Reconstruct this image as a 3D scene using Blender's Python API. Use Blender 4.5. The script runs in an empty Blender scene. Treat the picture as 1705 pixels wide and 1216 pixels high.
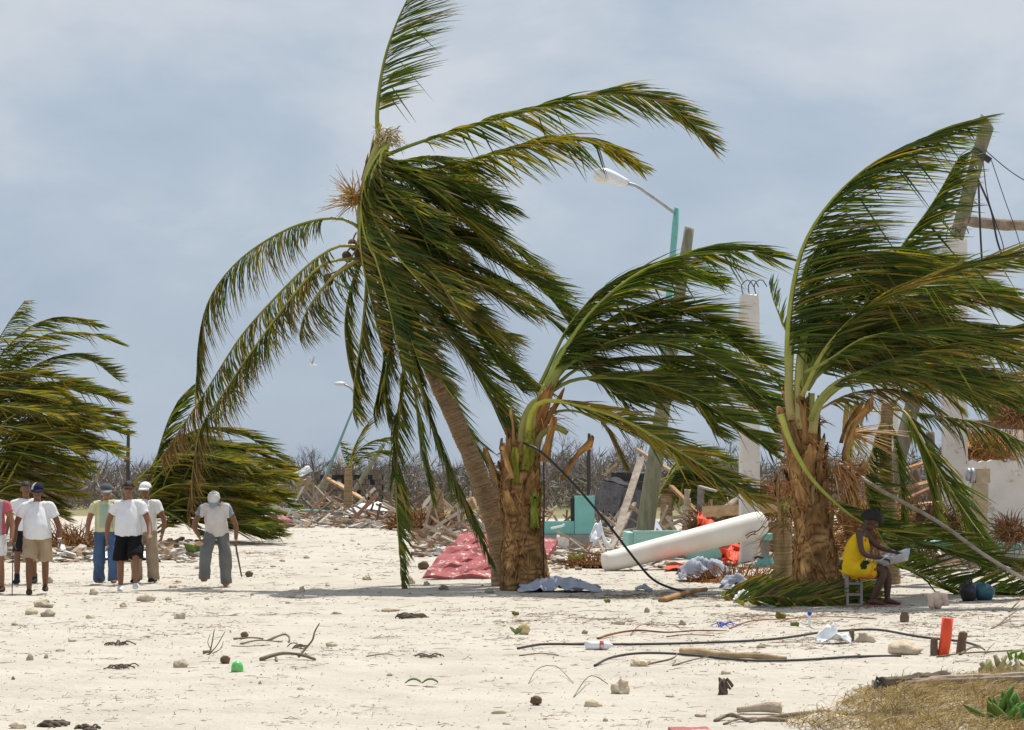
import bpy, bmesh, math, random
import numpy as np
from mathutils import Vector, Matrix, noise, Quaternion
random.seed(7); rng = np.random.default_rng(7)
sc = bpy.context.scene
COL = sc.collection
R = math.radians
# ------------------------------------------------------------------ camera
F = 3600.0; CX = 852.5; HY = 812.0; H = 1.68          # focal length and horizon in photo pixels, eye height in metres
cam_d = bpy.data.cameras.new('camera'); cam = bpy.data.objects.new('camera', cam_d); COL.objects.link(cam)
cam.location = (0, 0, H); cam.rotation_euler = (R(90), 0, 0)
cam_d.sensor_width = 36; cam_d.lens = 36 * F / 1705
cam_d.shift_y = (HY - 608) / 1705
cam_d.clip_start = 0.5; cam_d.clip_end = 9000
sc.camera = cam
sc.view_settings.view_transform = 'Standard'; sc.view_settings.look = 'None'
sc.view_settings.exposure = 0.0; sc.view_settings.gamma = 1
sc.cycles.use_denoising = True
sc.cycles.max_bounces = 5; sc.cycles.diffuse_bounces = 3; sc.cycles.glossy_bounces = 2; sc.cycles.transmission_bounces = 3; sc.cycles.transparent_max_bounces = 6
# ------------------------------------------------------------------ sun and sky
SUN_TO = Vector((0.16, 0.36, 0.92)).normalized()       # direction towards the sun: high, behind the palms
sun_d = bpy.data.lights.new('sun', 'SUN'); sun_d.energy = 5.0; sun_d.angle = R(0.6); sun_d.color = (1.0, 0.955, 0.88)
sun = bpy.data.objects.new('sun', sun_d); COL.objects.link(sun)
sun.rotation_euler = (-SUN_TO).to_track_quat('-Z', 'Y').to_euler(); sun.location = (0, 20, 60)
world = bpy.data.worlds.new('World'); sc.world = world; world.use_nodes = True
wn, wl = world.node_tree.nodes, world.node_tree.links
wn.clear()
def wnode(t, **k):
    n = wn.new(t)
    for a, b in k.items(): setattr(n, a, b)
    return n
w_out = wnode('ShaderNodeOutputWorld'); w_bg = wnode('ShaderNodeBackground')
sky = wnode('ShaderNodeTexSky', sky_type='NISHITA', sun_disc=False)
sky.sun_elevation = math.asin(SUN_TO.z); sky.sun_rotation = math.atan2(SUN_TO.x, SUN_TO.y)
sky.air_density = 1.0; sky.dust_density = 1.5; sky.ozone_density = 1.5
tc = wnode('ShaderNodeTexCoord'); sep = wnode('ShaderNodeSeparateXYZ')
wl.new(tc.outputs['Generated'], sep.inputs[0])
mp = wnode('ShaderNodeMapping'); mp.inputs['Scale'].default_value = (5.0, 5.0, 9)
wl.new(tc.outputs['Generated'], mp.inputs[0])
nz = wnode('ShaderNodeTexNoise'); nz.inputs['Scale'].default_value = 1.5; nz.inputs['Detail'].default_value = 7; nz.inputs['Roughness'].default_value = 0.56; nz.inputs['Distortion'].default_value = 0.25
wl.new(mp.outputs[0], nz.inputs['Vector'])
# cover of thin cloud: hazy blue-grey low down, whiter and broken higher up
grad = wnode('ShaderNodeMapRange'); grad.inputs['From Min'].default_value = 0.0; grad.inputs['From Max'].default_value = 0.22
grad.inputs['To Min'].default_value = -0.26; grad.inputs['To Max'].default_value = 0.13
wl.new(sep.outputs['Z'], grad.inputs['Value'])
addn = wnode('ShaderNodeMath', operation='ADD'); con = wnode('ShaderNodeMath', operation='MULTIPLY_ADD'); con.inputs[1].default_value = 1.45; con.inputs[2].default_value = -.21; wl.new(nz.outputs['Fac'], con.inputs[0]); wl.new(con.outputs[0], addn.inputs[0]); wl.new(grad.outputs[0], addn.inputs[1])
ramp = wnode('ShaderNodeValToRGB')
e = ramp.color_ramp.elements
e[0].position = 0.08; e[0].color = (3.8, 4.6, 5.8, 1)
e[1].position = 0.80; e[1].color = (6.4, 6.8, 7.4, 1)
m_ = e.new(0.46); m_.color = (4.7, 5.5, 6.5, 1)
m_ = e.new(0.58); m_.color = (5.35, 6.0, 6.8, 1)
wl.new(addn.outputs[0], ramp.inputs[0])
mixs = wnode('ShaderNodeMix', data_type='RGBA'); mixs.inputs[0].default_value = 0.9
wl.new(sky.outputs[0], mixs.inputs[6]); wl.new(ramp.outputs[0], mixs.inputs[7])
wl.new(mixs.outputs[2], w_bg.inputs['Color']); w_bg.inputs['Strength'].default_value = 0.1
wl.new(w_bg.outputs[0], w_out.inputs[0])

# ------------------------------------------------------------------ helpers
def gz(x, y):
    """height of the sand"""
    if y < 4 or y > 160 or abs(x) > 45: return 0.0
    f = min(1, (y - 4) / 4) * min(1, (160 - y) / 60) * min(1, (45 - abs(x)) / 10)
    h = noise.noise((x * .16, y * .10, 3.1)) * 0.05 + noise.noise((x * .7, y * .5, 9.7)) * 0.026 + noise.noise((x * 2.3, y * 1.7, 1.2)) * 0.018 + noise.noise((x * 4.1, y * 3.2, 6.2)) * 0.012
    return h * f
def P(px, py, Y): return Vector(((px - CX) / F * Y, Y, H - (py - HY) / F * Y))
def G(px, py):
    Y = H * F / (py - HY); x = (px - CX) / F * Y
    return Vector((x, Y, gz(x, Y)))
def GY(px, Y):
    x = (px - CX) / F * Y
    return Vector((x, Y, gz(x, Y)))
def V(*a): return Vector(a)
def jit(s): return Vector((random.uniform(-s, s), random.uniform(-s, s), random.uniform(-s, s)))

def tag(o, label=None, cat=None, group=None, kind=None):
    if label: o['label'] = label
    if cat: o['category'] = cat
    if group: o['group'] = group
    if kind or cat: o['kind'] = kind or 'thing'
    return o
def empty(name, loc, label=None, cat=None, group=None):
    o = bpy.data.objects.new(name, None); COL.objects.link(o); o.location = loc; o.empty_display_size = 0.2
    return tag(o, label, cat, group)

def spline(pts, n):
    """Catmull-Rom through pts, n samples, evenly by length"""
    pts = [Vector(p) for p in pts]
    if len(pts) == 2: return [pts[0].lerp(pts[1], i / (n - 1)) for i in range(n)]
    ext = [pts[0] * 2 - pts[1]] + pts + [pts[-1] * 2 - pts[-2]]
    den = []
    for i in range(1, len(ext) - 2):
        p0, p1, p2, p3 = ext[i - 1], ext[i], ext[i + 1], ext[i + 2]
        for k in range(12):
            t = k / 12
            den.append(0.5 * ((2 * p1) + (p2 - p0) * t + (2 * p0 - 5 * p1 + 4 * p2 - p3) * t * t + (3 * p1 - p0 - 3 * p2 + p3) * t ** 3))
    den.append(pts[-1])
    L = [0]
    for a, b in zip(den, den[1:]): L.append(L[-1] + (b - a).length)
    out = []; j = 0
    for i in range(n):
        s = L[-1] * i / (n - 1)
        while j < len(L) - 2 and L[j + 1] < s: j += 1
        t = (s - L[j]) / max(1e-9, L[j + 1] - L[j])
        out.append(den[j].lerp(den[j + 1], min(1, max(0, t))))
    return out

class MB:
    def __init__(self): self.v = []; self.f = []; self.c = []
    def vert(self, p, c=(1, 1, 1)):
        self.v.append(tuple(p)); self.c.append(c); return len(self.v) - 1
    def box(self, c, s, rot=None, col=(1, 1, 1), j=0.0):
        c = Vector(c); b = len(self.v)
        for dx in (-.5, .5):
            for dy in (-.5, .5):
                for dz in (-.5, .5):
                    p = Vector((dx * s[0], dy * s[1], dz * s[2]))
                    if j: p += jit(j)
                    if rot is not None: p = rot @ p
                    self.vert(c + p, col)
        for q in ((0, 1, 3, 2), (4, 6, 7, 5), (0, 4, 5, 1), (2, 3, 7, 6), (0, 2, 6, 4), (1, 5, 7, 3)): self.f.append(tuple(b + i for i in q))
        return self
    def beam(self, p0, p1, w, h, col=(1, 1, 1), roll=0, taper=1.0, j=0.0):
        p0, p1 = Vector(p0), Vector(p1); t = (p1 - p0).normalized()
        up = Vector((0, 0, 1)) if abs(t.z) < .95 else Vector((0, 1, 0))
        sx = t.cross(up).normalized(); sy = sx.cross(t)
        if roll: q = Quaternion(t, roll); sx = q @ sx; sy = q @ sy
        b = len(self.v)
        for p, k in ((p0, 1), (p1, taper)):
            for a, c in ((-1, -1), (1, -1), (1, 1), (-1, 1)): self.vert(p + sx * a * w * k / 2 + sy * c * h * k / 2 + (jit(j) if j else Vector()), col)
        self.f += [(b, b + 3, b + 2, b + 1), (b + 4, b + 5, b + 6, b + 7)] + [(b + i, b + (i + 1) % 4, b + 4 + (i + 1) % 4, b + 4 + i) for i in range(4)]
        return self
    def tube(self, pts, rad, seg=8, col=(1, 1, 1), cap=True, xdir=None, noise_amp=0.0, nscale=3.0):
        """rad: number, list, or list of (rx, ry); col: one colour or a list"""
        pts = [Vector(p) for p in pts]; n = len(pts)
        if not isinstance(rad, (list, tuple)): rad = [rad] * n
        cl = col if isinstance(col, list) else [col] * n
        b = len(self.v); sx = None
        for i, p in enumerate(pts):
            t = (pts[min(i + 1, n - 1)] - pts[max(i - 1, 0)])
            t = t.normalized() if t.length > 1e-9 else Vector((0, 0, 1))
            if xdir is not None: sx = Vector(xdir) - t * t.dot(Vector(xdir))
            elif sx is None:
                up = Vector((0, 0, 1)) if abs(t.z) < .9 else Vector((0, 1, 0)); sx = t.cross(up)
            else: sx = sx - t * t.dot(sx)
            if sx.length < 1e-6: sx = t.orthogonal()
            sx.normalize(); sy = t.cross(sx)
            r = rad[i]; rx, ry = r if isinstance(r, (tuple, list)) else (r, r)
            for k in range(seg):
                a = 2 * math.pi * k / seg
                q = p + sx * math.cos(a) * rx + sy * math.sin(a) * ry
                if noise_amp: q += (q - p) * noise_amp * noise.noise(q * nscale) * 2
                self.vert(q, cl[i])
        for i in range(n - 1):
            for k in range(seg):
                a = b + i * seg + k; c = b + i * seg + (k + 1) % seg
                self.f.append((a, c, c + seg, a + seg))
        if cap:
            self.f.append(tuple(b + k for k in reversed(range(seg)))); self.f.append(tuple(b + (n - 1) * seg + k for k in range(seg)))
        return self
    def ball(self, c, r, rings=8, seg=12, col=(1, 1, 1), rot=None, namp=0, nsc=3, seed=0):
        c = Vector(c); r = Vector(r) if isinstance(r, (tuple, list, Vector)) else Vector((r, r, r)); b = len(self.v)
        def put(d):
            p = Vector((d.x * r.x, d.y * r.y, d.z * r.z))
            if namp: p *= 1 + namp * 2 * noise.noise(d * nsc + Vector((seed, seed * 1.7, 0))) + namp * noise.noise(d * nsc * 2.7 + Vector((seed, 0, 4)))
            if rot is not None: p = rot @ p
            return self.vert(c + p, col)
        put(Vector((0, 0, 1)))
        for i in range(1, rings):
            th = math.pi * i / rings
            for k in range(seg):
                a = 2 * math.pi * k / seg; put(Vector((math.sin(th) * math.cos(a), math.sin(th) * math.sin(a), math.cos(th))))
        put(Vector((0, 0, -1)))
        for k in range(seg):
            self.f.append((b, b + 1 + k, b + 1 + (k + 1) % seg))
            l = b + 1 + (rings - 2) * seg; self.f.append((l + (k + 1) % seg, l + k, b + 1 + (rings - 1) * seg))
        for i in range(rings - 2):
            for k in range(seg):
                a = b + 1 + i * seg + k; d = b + 1 + i * seg + (k + 1) % seg
                self.f.append((a, a + seg, d + seg, d))
        return self
    def sheet(self, grid, thick=0.0, col=(1, 1, 1)):
        """grid of points [row][col]; closed slab when thick"""
        nr, nc = len(grid), len(grid[0]); b = len(self.v)
        cf = col if callable(col) else (lambda i, j: col)
        for i, row in enumerate(grid):
            for j, p in enumerate(row): self.vert(p, cf(i, j))
        fs = [(b + i * nc + j, b + i * nc + j + 1, b + (i + 1) * nc + j + 1, b + (i + 1) * nc + j) for i in range(nr - 1) for j in range(nc - 1)]
        self.f += fs
        if thick:
            b2 = len(self.v)
            for i in range(nr):
                for j in range(nc):
                    p = Vector(grid[i][j]); a = Vector(grid[min(i + 1, nr - 1)][j]) - Vector(grid[max(i - 1, 0)][j]); c = Vector(grid[i][min(j + 1, nc - 1)]) - Vector(grid[i][max(j - 1, 0)])
                    nn = c.cross(a); nn = nn.normalized() if nn.length > 1e-9 else Vector((0, 0, 1))
                    self.vert(p - nn * thick, cf(i, j))
            o = b2 - b
            self.f += [tuple(reversed([k + o for k in q])) for q in fs]
            edge = [(0, j) for j in range(nc)] + [(i, nc - 1) for i in range(1, nr)] + [(nr - 1, j) for j in range(nc - 2, -1, -1)] + [(i, 0) for i in range(nr - 2, 0, -1)]
            ids = [b + i * nc + j for i, j in edge]
            for a, c in zip(ids, ids[1:] + ids[:1]): self.f.append((c, a, a + o, c + o))
        return self
    def mesh(self, name, mat, origin=(0, 0, 0), smooth=False):
        me = bpy.data.meshes.new(name); o = Vector(origin)
        v = np.array(self.v, dtype=np.float64).reshape(-1, 3) - np.array(o)
        me.from_pydata(v.tolist(), [], self.f)
        ca = me.color_attributes.new('Col', 'FLOAT_COLOR', 'POINT')
        arr = np.ones((len(self.v), 4), dtype=np.float32); arr[:, :3] = np.array(self.c, dtype=np.float32).reshape(-1, 3)
        ca.data.foreach_set('color', arr.ravel())
        if mat: me.materials.append(mat)
        if smooth: me.polygons.foreach_set('use_smooth', [True] * len(me.polygons))
        me.update(); return me
    def build(self, name, mat, parent=None, origin=None, smooth=False, bevel=0):
        if origin is None: origin = parent_loc(parent) if parent else (0, 0, 0)
        me = self.mesh(name, mat, origin, smooth)
        if bevel:
            bm = bmesh.new(); bm.from_mesh(me)
            bmesh.ops.bevel(bm, geom=[e for e in bm.edges if e.is_manifold and e.calc_face_angle(0) > .6], offset=bevel, segments=2, affect='EDGES', profile=.6)
            bm.to_mesh(me); bm.free()
        o = bpy.data.objects.new(name, me); COL.objects.link(o)
        if parent: o.parent = parent
        else: o.location = origin
        return o
def parent_loc(p):
    l = Vector()
    while p: l += p.location; p = p.parent
    return l

# ------------------------------------------------------------------ materials
def new_mat(name):
    m = bpy.data.materials.new(name); m.use_nodes = True
    nt = m.node_tree; b = nt.nodes['Principled BSDF']
    return m, nt, b
def nd(nt, t, **k):
    n = nt.nodes.new(t)
    for a, v in k.items(): setattr(n, a, v)
    return n
def solid(name, c1, c2=None, rough=.8, scale=6, bump=.2, bscale=None, spec=.3, metal=0, stretch=(1, 1, 1), attr=False, bdist=.02, spots=None, detail=6):
    """two-tone mottled paint/stone/wood with relief; attr multiplies the vertex colour; spots = (colour, scale, threshold) for wear"""
    m, nt, b = new_mat(name)
    c2 = c2 or tuple(x * .7 for x in c1)
    t = nd(nt, 'ShaderNodeTexCoord'); mp = nd(nt, 'ShaderNodeMapping'); mp.inputs['Scale'].default_value = stretch
    nt.links.new(t.outputs['Object'], mp.inputs[0])
    n = nd(nt, 'ShaderNodeTexNoise'); n.inputs['Scale'].default_value = scale; n.inputs['Detail'].default_value = detail; n.inputs['Roughness'].default_value = .62
    nt.links.new(mp.outputs[0], n.inputs['Vector'])
    r = nd(nt, 'ShaderNodeValToRGB'); r.color_ramp.elements[0].position = .32; r.color_ramp.elements[1].position = .68
    r.color_ramp.elements[0].color = (*c2, 1); r.color_ramp.elements[1].color = (*c1, 1)
    nt.links.new(n.outputs['Fac'], r.inputs[0]); last = r.outputs[0]
    if spots:
        s = nd(nt, 'ShaderNodeTexNoise'); s.inputs['Scale'].default_value = spots[1]; s.inputs['Detail'].default_value = 8; s.inputs['Roughness'].default_value = .7
        nt.links.new(mp.outputs[0], s.inputs['Vector'])
        q = nd(nt, 'ShaderNodeMapRange'); q.inputs['From Min'].default_value = spots[2]; q.inputs['From Max'].default_value = spots[2] + .05
        nt.links.new(s.outputs['Fac'], q.inputs['Value'])
        x = nd(nt, 'ShaderNodeMix', data_type='RGBA'); nt.links.new(q.outputs[0], x.inputs[0]); nt.links.new(last, x.inputs[6]); x.inputs[7].default_value = (*spots[0], 1); last = x.outputs[2]
    if attr:
        a = nd(nt, 'ShaderNodeAttribute', attribute_name='Col')
        x = nd(nt, 'ShaderNodeMix', data_type='RGBA', blend_type='MULTIPLY'); x.inputs[0].default_value = 1
        nt.links.new(last, x.inputs[6]); nt.links.new(a.outputs['Color'], x.inputs[7]); last = x.outputs[2]
    nt.links.new(last, b.inputs['Base Color'])
    b.inputs['Roughness'].default_value = rough; b.inputs['Metallic'].default_value = metal; b.inputs['Specular IOR Level'].default_value = spec
    if bump:
        n2 = nd(nt, 'ShaderNodeTexNoise'); n2.inputs['Scale'].default_value = bscale or scale * 5; n2.inputs['Detail'].default_value = 5
        nt.links.new(mp.outputs[0], n2.inputs['Vector'])
        bp = nd(nt, 'ShaderNodeBump'); bp.inputs['Strength'].default_value = bump; bp.inputs['Distance'].default_value = bdist
        nt.links.new(n2.outputs['Fac'], bp.inputs['Height']); nt.links.new(bp.outputs[0], b.inputs['Normal'])
    return m
def leafmat(name, rough=.42, trans=.26, spec=.22, tint=(1.9, 1.9, .58, 1)):
    m, nt, b = new_mat(name)
    a = nd(nt, 'ShaderNodeAttribute', attribute_name='Col')
    nt.links.new(a.outputs['Color'], b.inputs['Base Color'])
    b.inputs['Roughness'].default_value = rough; b.inputs['Specular IOR Level'].default_value = spec
    tr = nd(nt, 'ShaderNodeBsdfTranslucent')
    br = nd(nt, 'ShaderNodeMix', data_type='RGBA', blend_type='MULTIPLY'); br.inputs[0].default_value = 1; br.inputs[7].default_value = tint
    nt.links.new(a.outputs['Color'], br.inputs[6]); nt.links.new(br.outputs[2], tr.inputs['Color'])
    mx = nd(nt, 'ShaderNodeMixShader'); mx.inputs[0].default_value = trans
    nt.links.new(b.outputs[0], mx.inputs[1]); nt.links.new(tr.outputs[0], mx.inputs[2])
    nt.links.new(mx.outputs[0], nt.nodes['Material Output'].inputs['Surface'])
    return m
M = {}
M['leaf'] = leafmat('palm_leaf')
M['weed'] = leafmat('soft_leaf', .6, .22, .2, (1.2, 1.2, .9, 1))
M['rachis'] = solid('frond_stalk', (1, 1, 1), (.75, .75, .7), .45, 5, .15, attr=True, spec=.4)
M['attr_rough'] = solid('litter', (1, 1, 1), (.6, .6, .6), .9, 9, .3, attr=True, spec=.1)
M['trunk'] = solid('palm_bark', (.46, .315, .185), (.27, .18, .105), .9, 3, .5, 22, .1, stretch=(3, 3, 9), attr=True)
M['boot'] = solid('leaf_base_bark', (.50, .36, .19), (.19, .12, .062), .85, 2.4, .6, 26, .15, stretch=(2.2, 2.2, .6), attr=True)
M['fibre'] = solid('palm_fibre', (.48, .35, .21), (.22, .14, .08), .9, 8, .6, 40, .1, stretch=(1, 1, .35), attr=True)
M['wood_grey'] = solid('weathered_wood', (.36, .32, .27), (.17, .14, .115), .9, 5, .5, 30, .1, stretch=(1, 1, 1), attr=True)
M['wood_tan'] = solid('raw_timber', (.50, .37, .25), (.29, .20, .13), .85, 5, .4, 30, .15, attr=True)
M['pole'] = solid('old_pole_wood', (.24, .225, .17), (.13, .12, .09), .9, 4, .4, 25, .1, stretch=(2, 2, .4), attr=True)
M['white_conc'] = solid('whitewashed_concrete', (.74, .70, .66), (.62, .57, .52), .8, 1.6, .25, 18, .2, spots=((.46, .40, .33), 2.6, .60))
M['white_col'] = solid('white_painted_column', (.80, .765, .69), (.70, .655, .57), .6, 1.4, .15, 14, .3, spots=((.60, .50, .36), 2.4, .70))
M['teal'] = solid('teal_wall_paint', (.24, .53, .49), (.19, .45, .42), .75, 2.5, .2, 20, .2, spots=((.42, .45, .40), 5, .67))
M['mint'] = solid('mint_wall_paint', (.36, .62, .55), (.30, .53, .47), .75, 2, .2, 20, .2, spots=((.5, .5, .44), 5, .68))
M['tealpole'] = solid('teal_metal_paint', (.20, .50, .45), (.15, .41, .37), .5, 6, .1, 20, .4, spots=((.28, .19, .13), 6, .62))
M['conc'] = solid('grey_concrete', (.36, .34, .31), (.25, .235, .215), .9, 4, .3, 40, .15)
M['block'] = solid('tan_concrete_block', (.48, .39, .27), (.37, .29, .20), .9, 7, .35, 45, .1)
M['red_slab'] = solid('red_painted_slab', (.44, .145, .145), (.33, .095, .10), .85, 3.5, .4, 22, .2, spots=((.72, .55, .52), 7.5, .565))
M['orange'] = solid('orange_plastic', (.85, .10, .03), (.75, .075, .02), .5, 5, .05, 20, .4)
M['orange_net'] = solid('orange_netting', (.85, .10, .03), (.55, .05, .02), .6, 22, .4, 60, .3)
M['black'] = solid('black_rubber', (.025, .025, .027), (.015, .015, .016), .45, 20, .1, 40, .4)
M['stone'] = solid('coral_stone', (.58, .51, .40), (.38, .32, .235), .95, 9, .6, 40, .1, attr=True, bdist=.01)
M['cloth_grey'] = solid('grey_cloth', (.42, .45, .52), (.33, .36, .43), .85, 8, .2, 60, .2)
M['plastic_white'] = solid('white_plastic', (.80, .82, .84), (.68, .70, .73), .35, 10, .1, 40, .5)
M['dark_thatch'] = solid('dark_roof_felt', (.085, .08, .085), (.035, .033, .036), .9, 6, .5, 20, .1, stretch=(1, 1, 3))
M['galv'] = solid('galvanised_metal', (.42, .43, .44), (.30, .31, .32), .45, 9, .1, 30, .5, metal=.5)
M['tin'] = solid('pale_roof_sheet', (.80, .82, .86), (.66, .68, .72), .4, 4, .1, 20, .4)
M['coconut'] = solid('coconut_husk', (.20, .13, .075), (.09, .06, .04), .8, 7, .4, 40, .2)
M['green_plastic'] = solid('green_plastic', (.10, .62, .14), (.08, .5, .11), .3, 8, .05, 20, .5)
M['wire'] = solid('dark_wire', (.05, .05, .05), (.03, .03, .03), .6, 10, 0)

# ------------------------------------------------------------------ ground
def make_ground():
    ys = [-80, -30, -5, 4] + list(np.arange(8, 12, .4)) + list(np.arange(12, 48, .10)) + list(np.arange(48, 90, .4)) + list(np.geomspace(90, 7000, 40))
    xs = [-4000, -1500, -500, -200, -90, -45] + list(np.arange(-24, -9, .6)) + list(np.arange(-9, 9.01, .11)) + list(np.arange(9.6, 24.1, .6)) + [45, 90, 200, 500, 1500, 4000]
    mb = MB(); nx = len(xs)
    for y in ys:
        for x in xs: mb.v.append((x, y, gz(x, y)))
    mb.c = [(1, 1, 1)] * len(mb.v)
    mb.f = [(i * nx + j, i * nx + j + 1, (i + 1) * nx + j + 1, (i + 1) * nx + j) for i in range(len(ys) - 1) for j in range(nx - 1)]
    m, nt, b = new_mat('sand')
    t = nd(nt, 'ShaderNodeTexCoord'); sp = nd(nt, 'ShaderNodeSeparateXYZ'); nt.links.new(t.outputs['Object'], sp.inputs[0])
    def noi(scale, det=6, ro=.6, st=(1, 1, 1)):
        mp = nd(nt, 'ShaderNodeMapping'); mp.inputs['Scale'].default_value = st; nt.links.new(t.outputs['Object'], mp.inputs[0])
        n = nd(nt, 'ShaderNodeTexNoise'); n.inputs['Scale'].default_value = scale; n.inputs['Detail'].default_value = det; n.inputs['Roughness'].default_value = ro
        nt.links.new(mp.outputs[0], n.inputs['Vector']); return n.outputs['Fac']
    def rmp(src, stops):
        r = nd(nt, 'ShaderNodeValToRGB'); el = r.color_ramp.elements
        el[0].position, el[0].color = stops[0][0], (*stops[0][1], 1); el[1].position, el[1].color = stops[-1][0], (*stops[-1][1], 1)
        for p_, c_ in stops[1:-1]: q = el.new(p_); q.color = (*c_, 1)
        nt.links.new(src, r.inputs[0]); return r.outputs[0]
    def mixc(f, a, b_):
        x = nd(nt, 'ShaderNodeMix', data_type='RGBA')
        if isinstance(f, float): x.inputs[0].default_value = f
        else: nt.links.new(f, x.inputs[0])
        nt.links.new(a, x.inputs[6])
        if isinstance(b_, tuple): x.inputs[7].default_value = (*b_, 1)
        else: nt.links.new(b_, x.inputs[7])
        return x.outputs[2]
    base = rmp(noi(.9, 8, .65), [(.28, (.37, .33, .275)), (.5, (.48, .44, .375)), (.72, (.56, .515, .445))])
    fine = rmp(noi(34, 4, .7), [(.35, (.38, .335, .275)), (.6, (.60, .555, .485))])
    c = mixc(.35, base, fine)
    spk = nd(nt, 'ShaderNodeMapRange'); spk.inputs['From Min'].default_value = .66; spk.inputs['From Max'].default_value = .72; spk.inputs['To Max'].default_value = .75
    nt.links.new(noi(16, 6, .75, (1, 1.6, 1)), spk.inputs['Value'])
    c = mixc(spk.outputs[0], c, (.23, .185, .13))
    # beyond the beach: dry grass and leaf litter, edge broken up
    far = nd(nt, 'ShaderNodeMath', operation='MULTIPLY_ADD'); nt.links.new(noi(.045, 5, .6), far.inputs[0]); far.inputs[1].default_value = -70
    nt.links.new(sp.outputs['Y'], far.inputs[2])
    fm = nd(nt, 'ShaderNodeMapRange'); fm.inputs['From Min'].default_value = 80; fm.inputs['From Max'].default_value = 90
    nt.links.new(far.outputs[0], fm.inputs['Value'])
    grass = rmp(noi(.6, 8, .7), [(.3, (.15, .13, .07)), (.55, (.24, .22, .11)), (.75, (.33, .27, .17))])
    c = mixc(fm.outputs[0], c, grass)
    nt.links.new(c, b.inputs['Base Color']); b.inputs['Roughness'].default_value = .95; b.inputs['Specular IOR Level'].default_value = .1
    bp = nd(nt, 'ShaderNodeBump'); bp.inputs['Strength'].default_value = .7; bp.inputs['Distance'].default_value = .06
    hh = nd(nt, 'ShaderNodeMath', operation='ADD'); nt.links.new(noi(7, 8, .65), hh.inputs[0]); nt.links.new(noi(2.2, 3, .5), hh.inputs[1])
    vo = nd(nt, 'ShaderNodeTexVoronoi', feature='SMOOTH_F1'); vo.inputs['Scale'].default_value = 2.6; vo.inputs['Smoothness'].default_value = .35; vo.inputs['Randomness'].default_value = 1
    wv = nd(nt, 'ShaderNodeMapping'); wv.inputs['Scale'].default_value = (1, .8, 1); nt.links.new(t.outputs['Object'], wv.inputs[0]); nt.links.new(wv.outputs[0], vo.inputs['Vector'])
    h2 = nd(nt, 'ShaderNodeMath', operation='MULTIPLY_ADD'); nt.links.new(vo.outputs['Distance'], h2.inputs[0]); h2.inputs[1].default_value = 1.1; nt.links.new(hh.outputs[0], h2.inputs[2])
    nt.links.new(h2.outputs[0], bp.inputs['Height']); nt.links.new(bp.outputs[0], b.inputs['Normal'])
    o = mb.build('sand_ground', m, smooth=True); tag(o, kind='structure')
make_ground()
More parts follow.
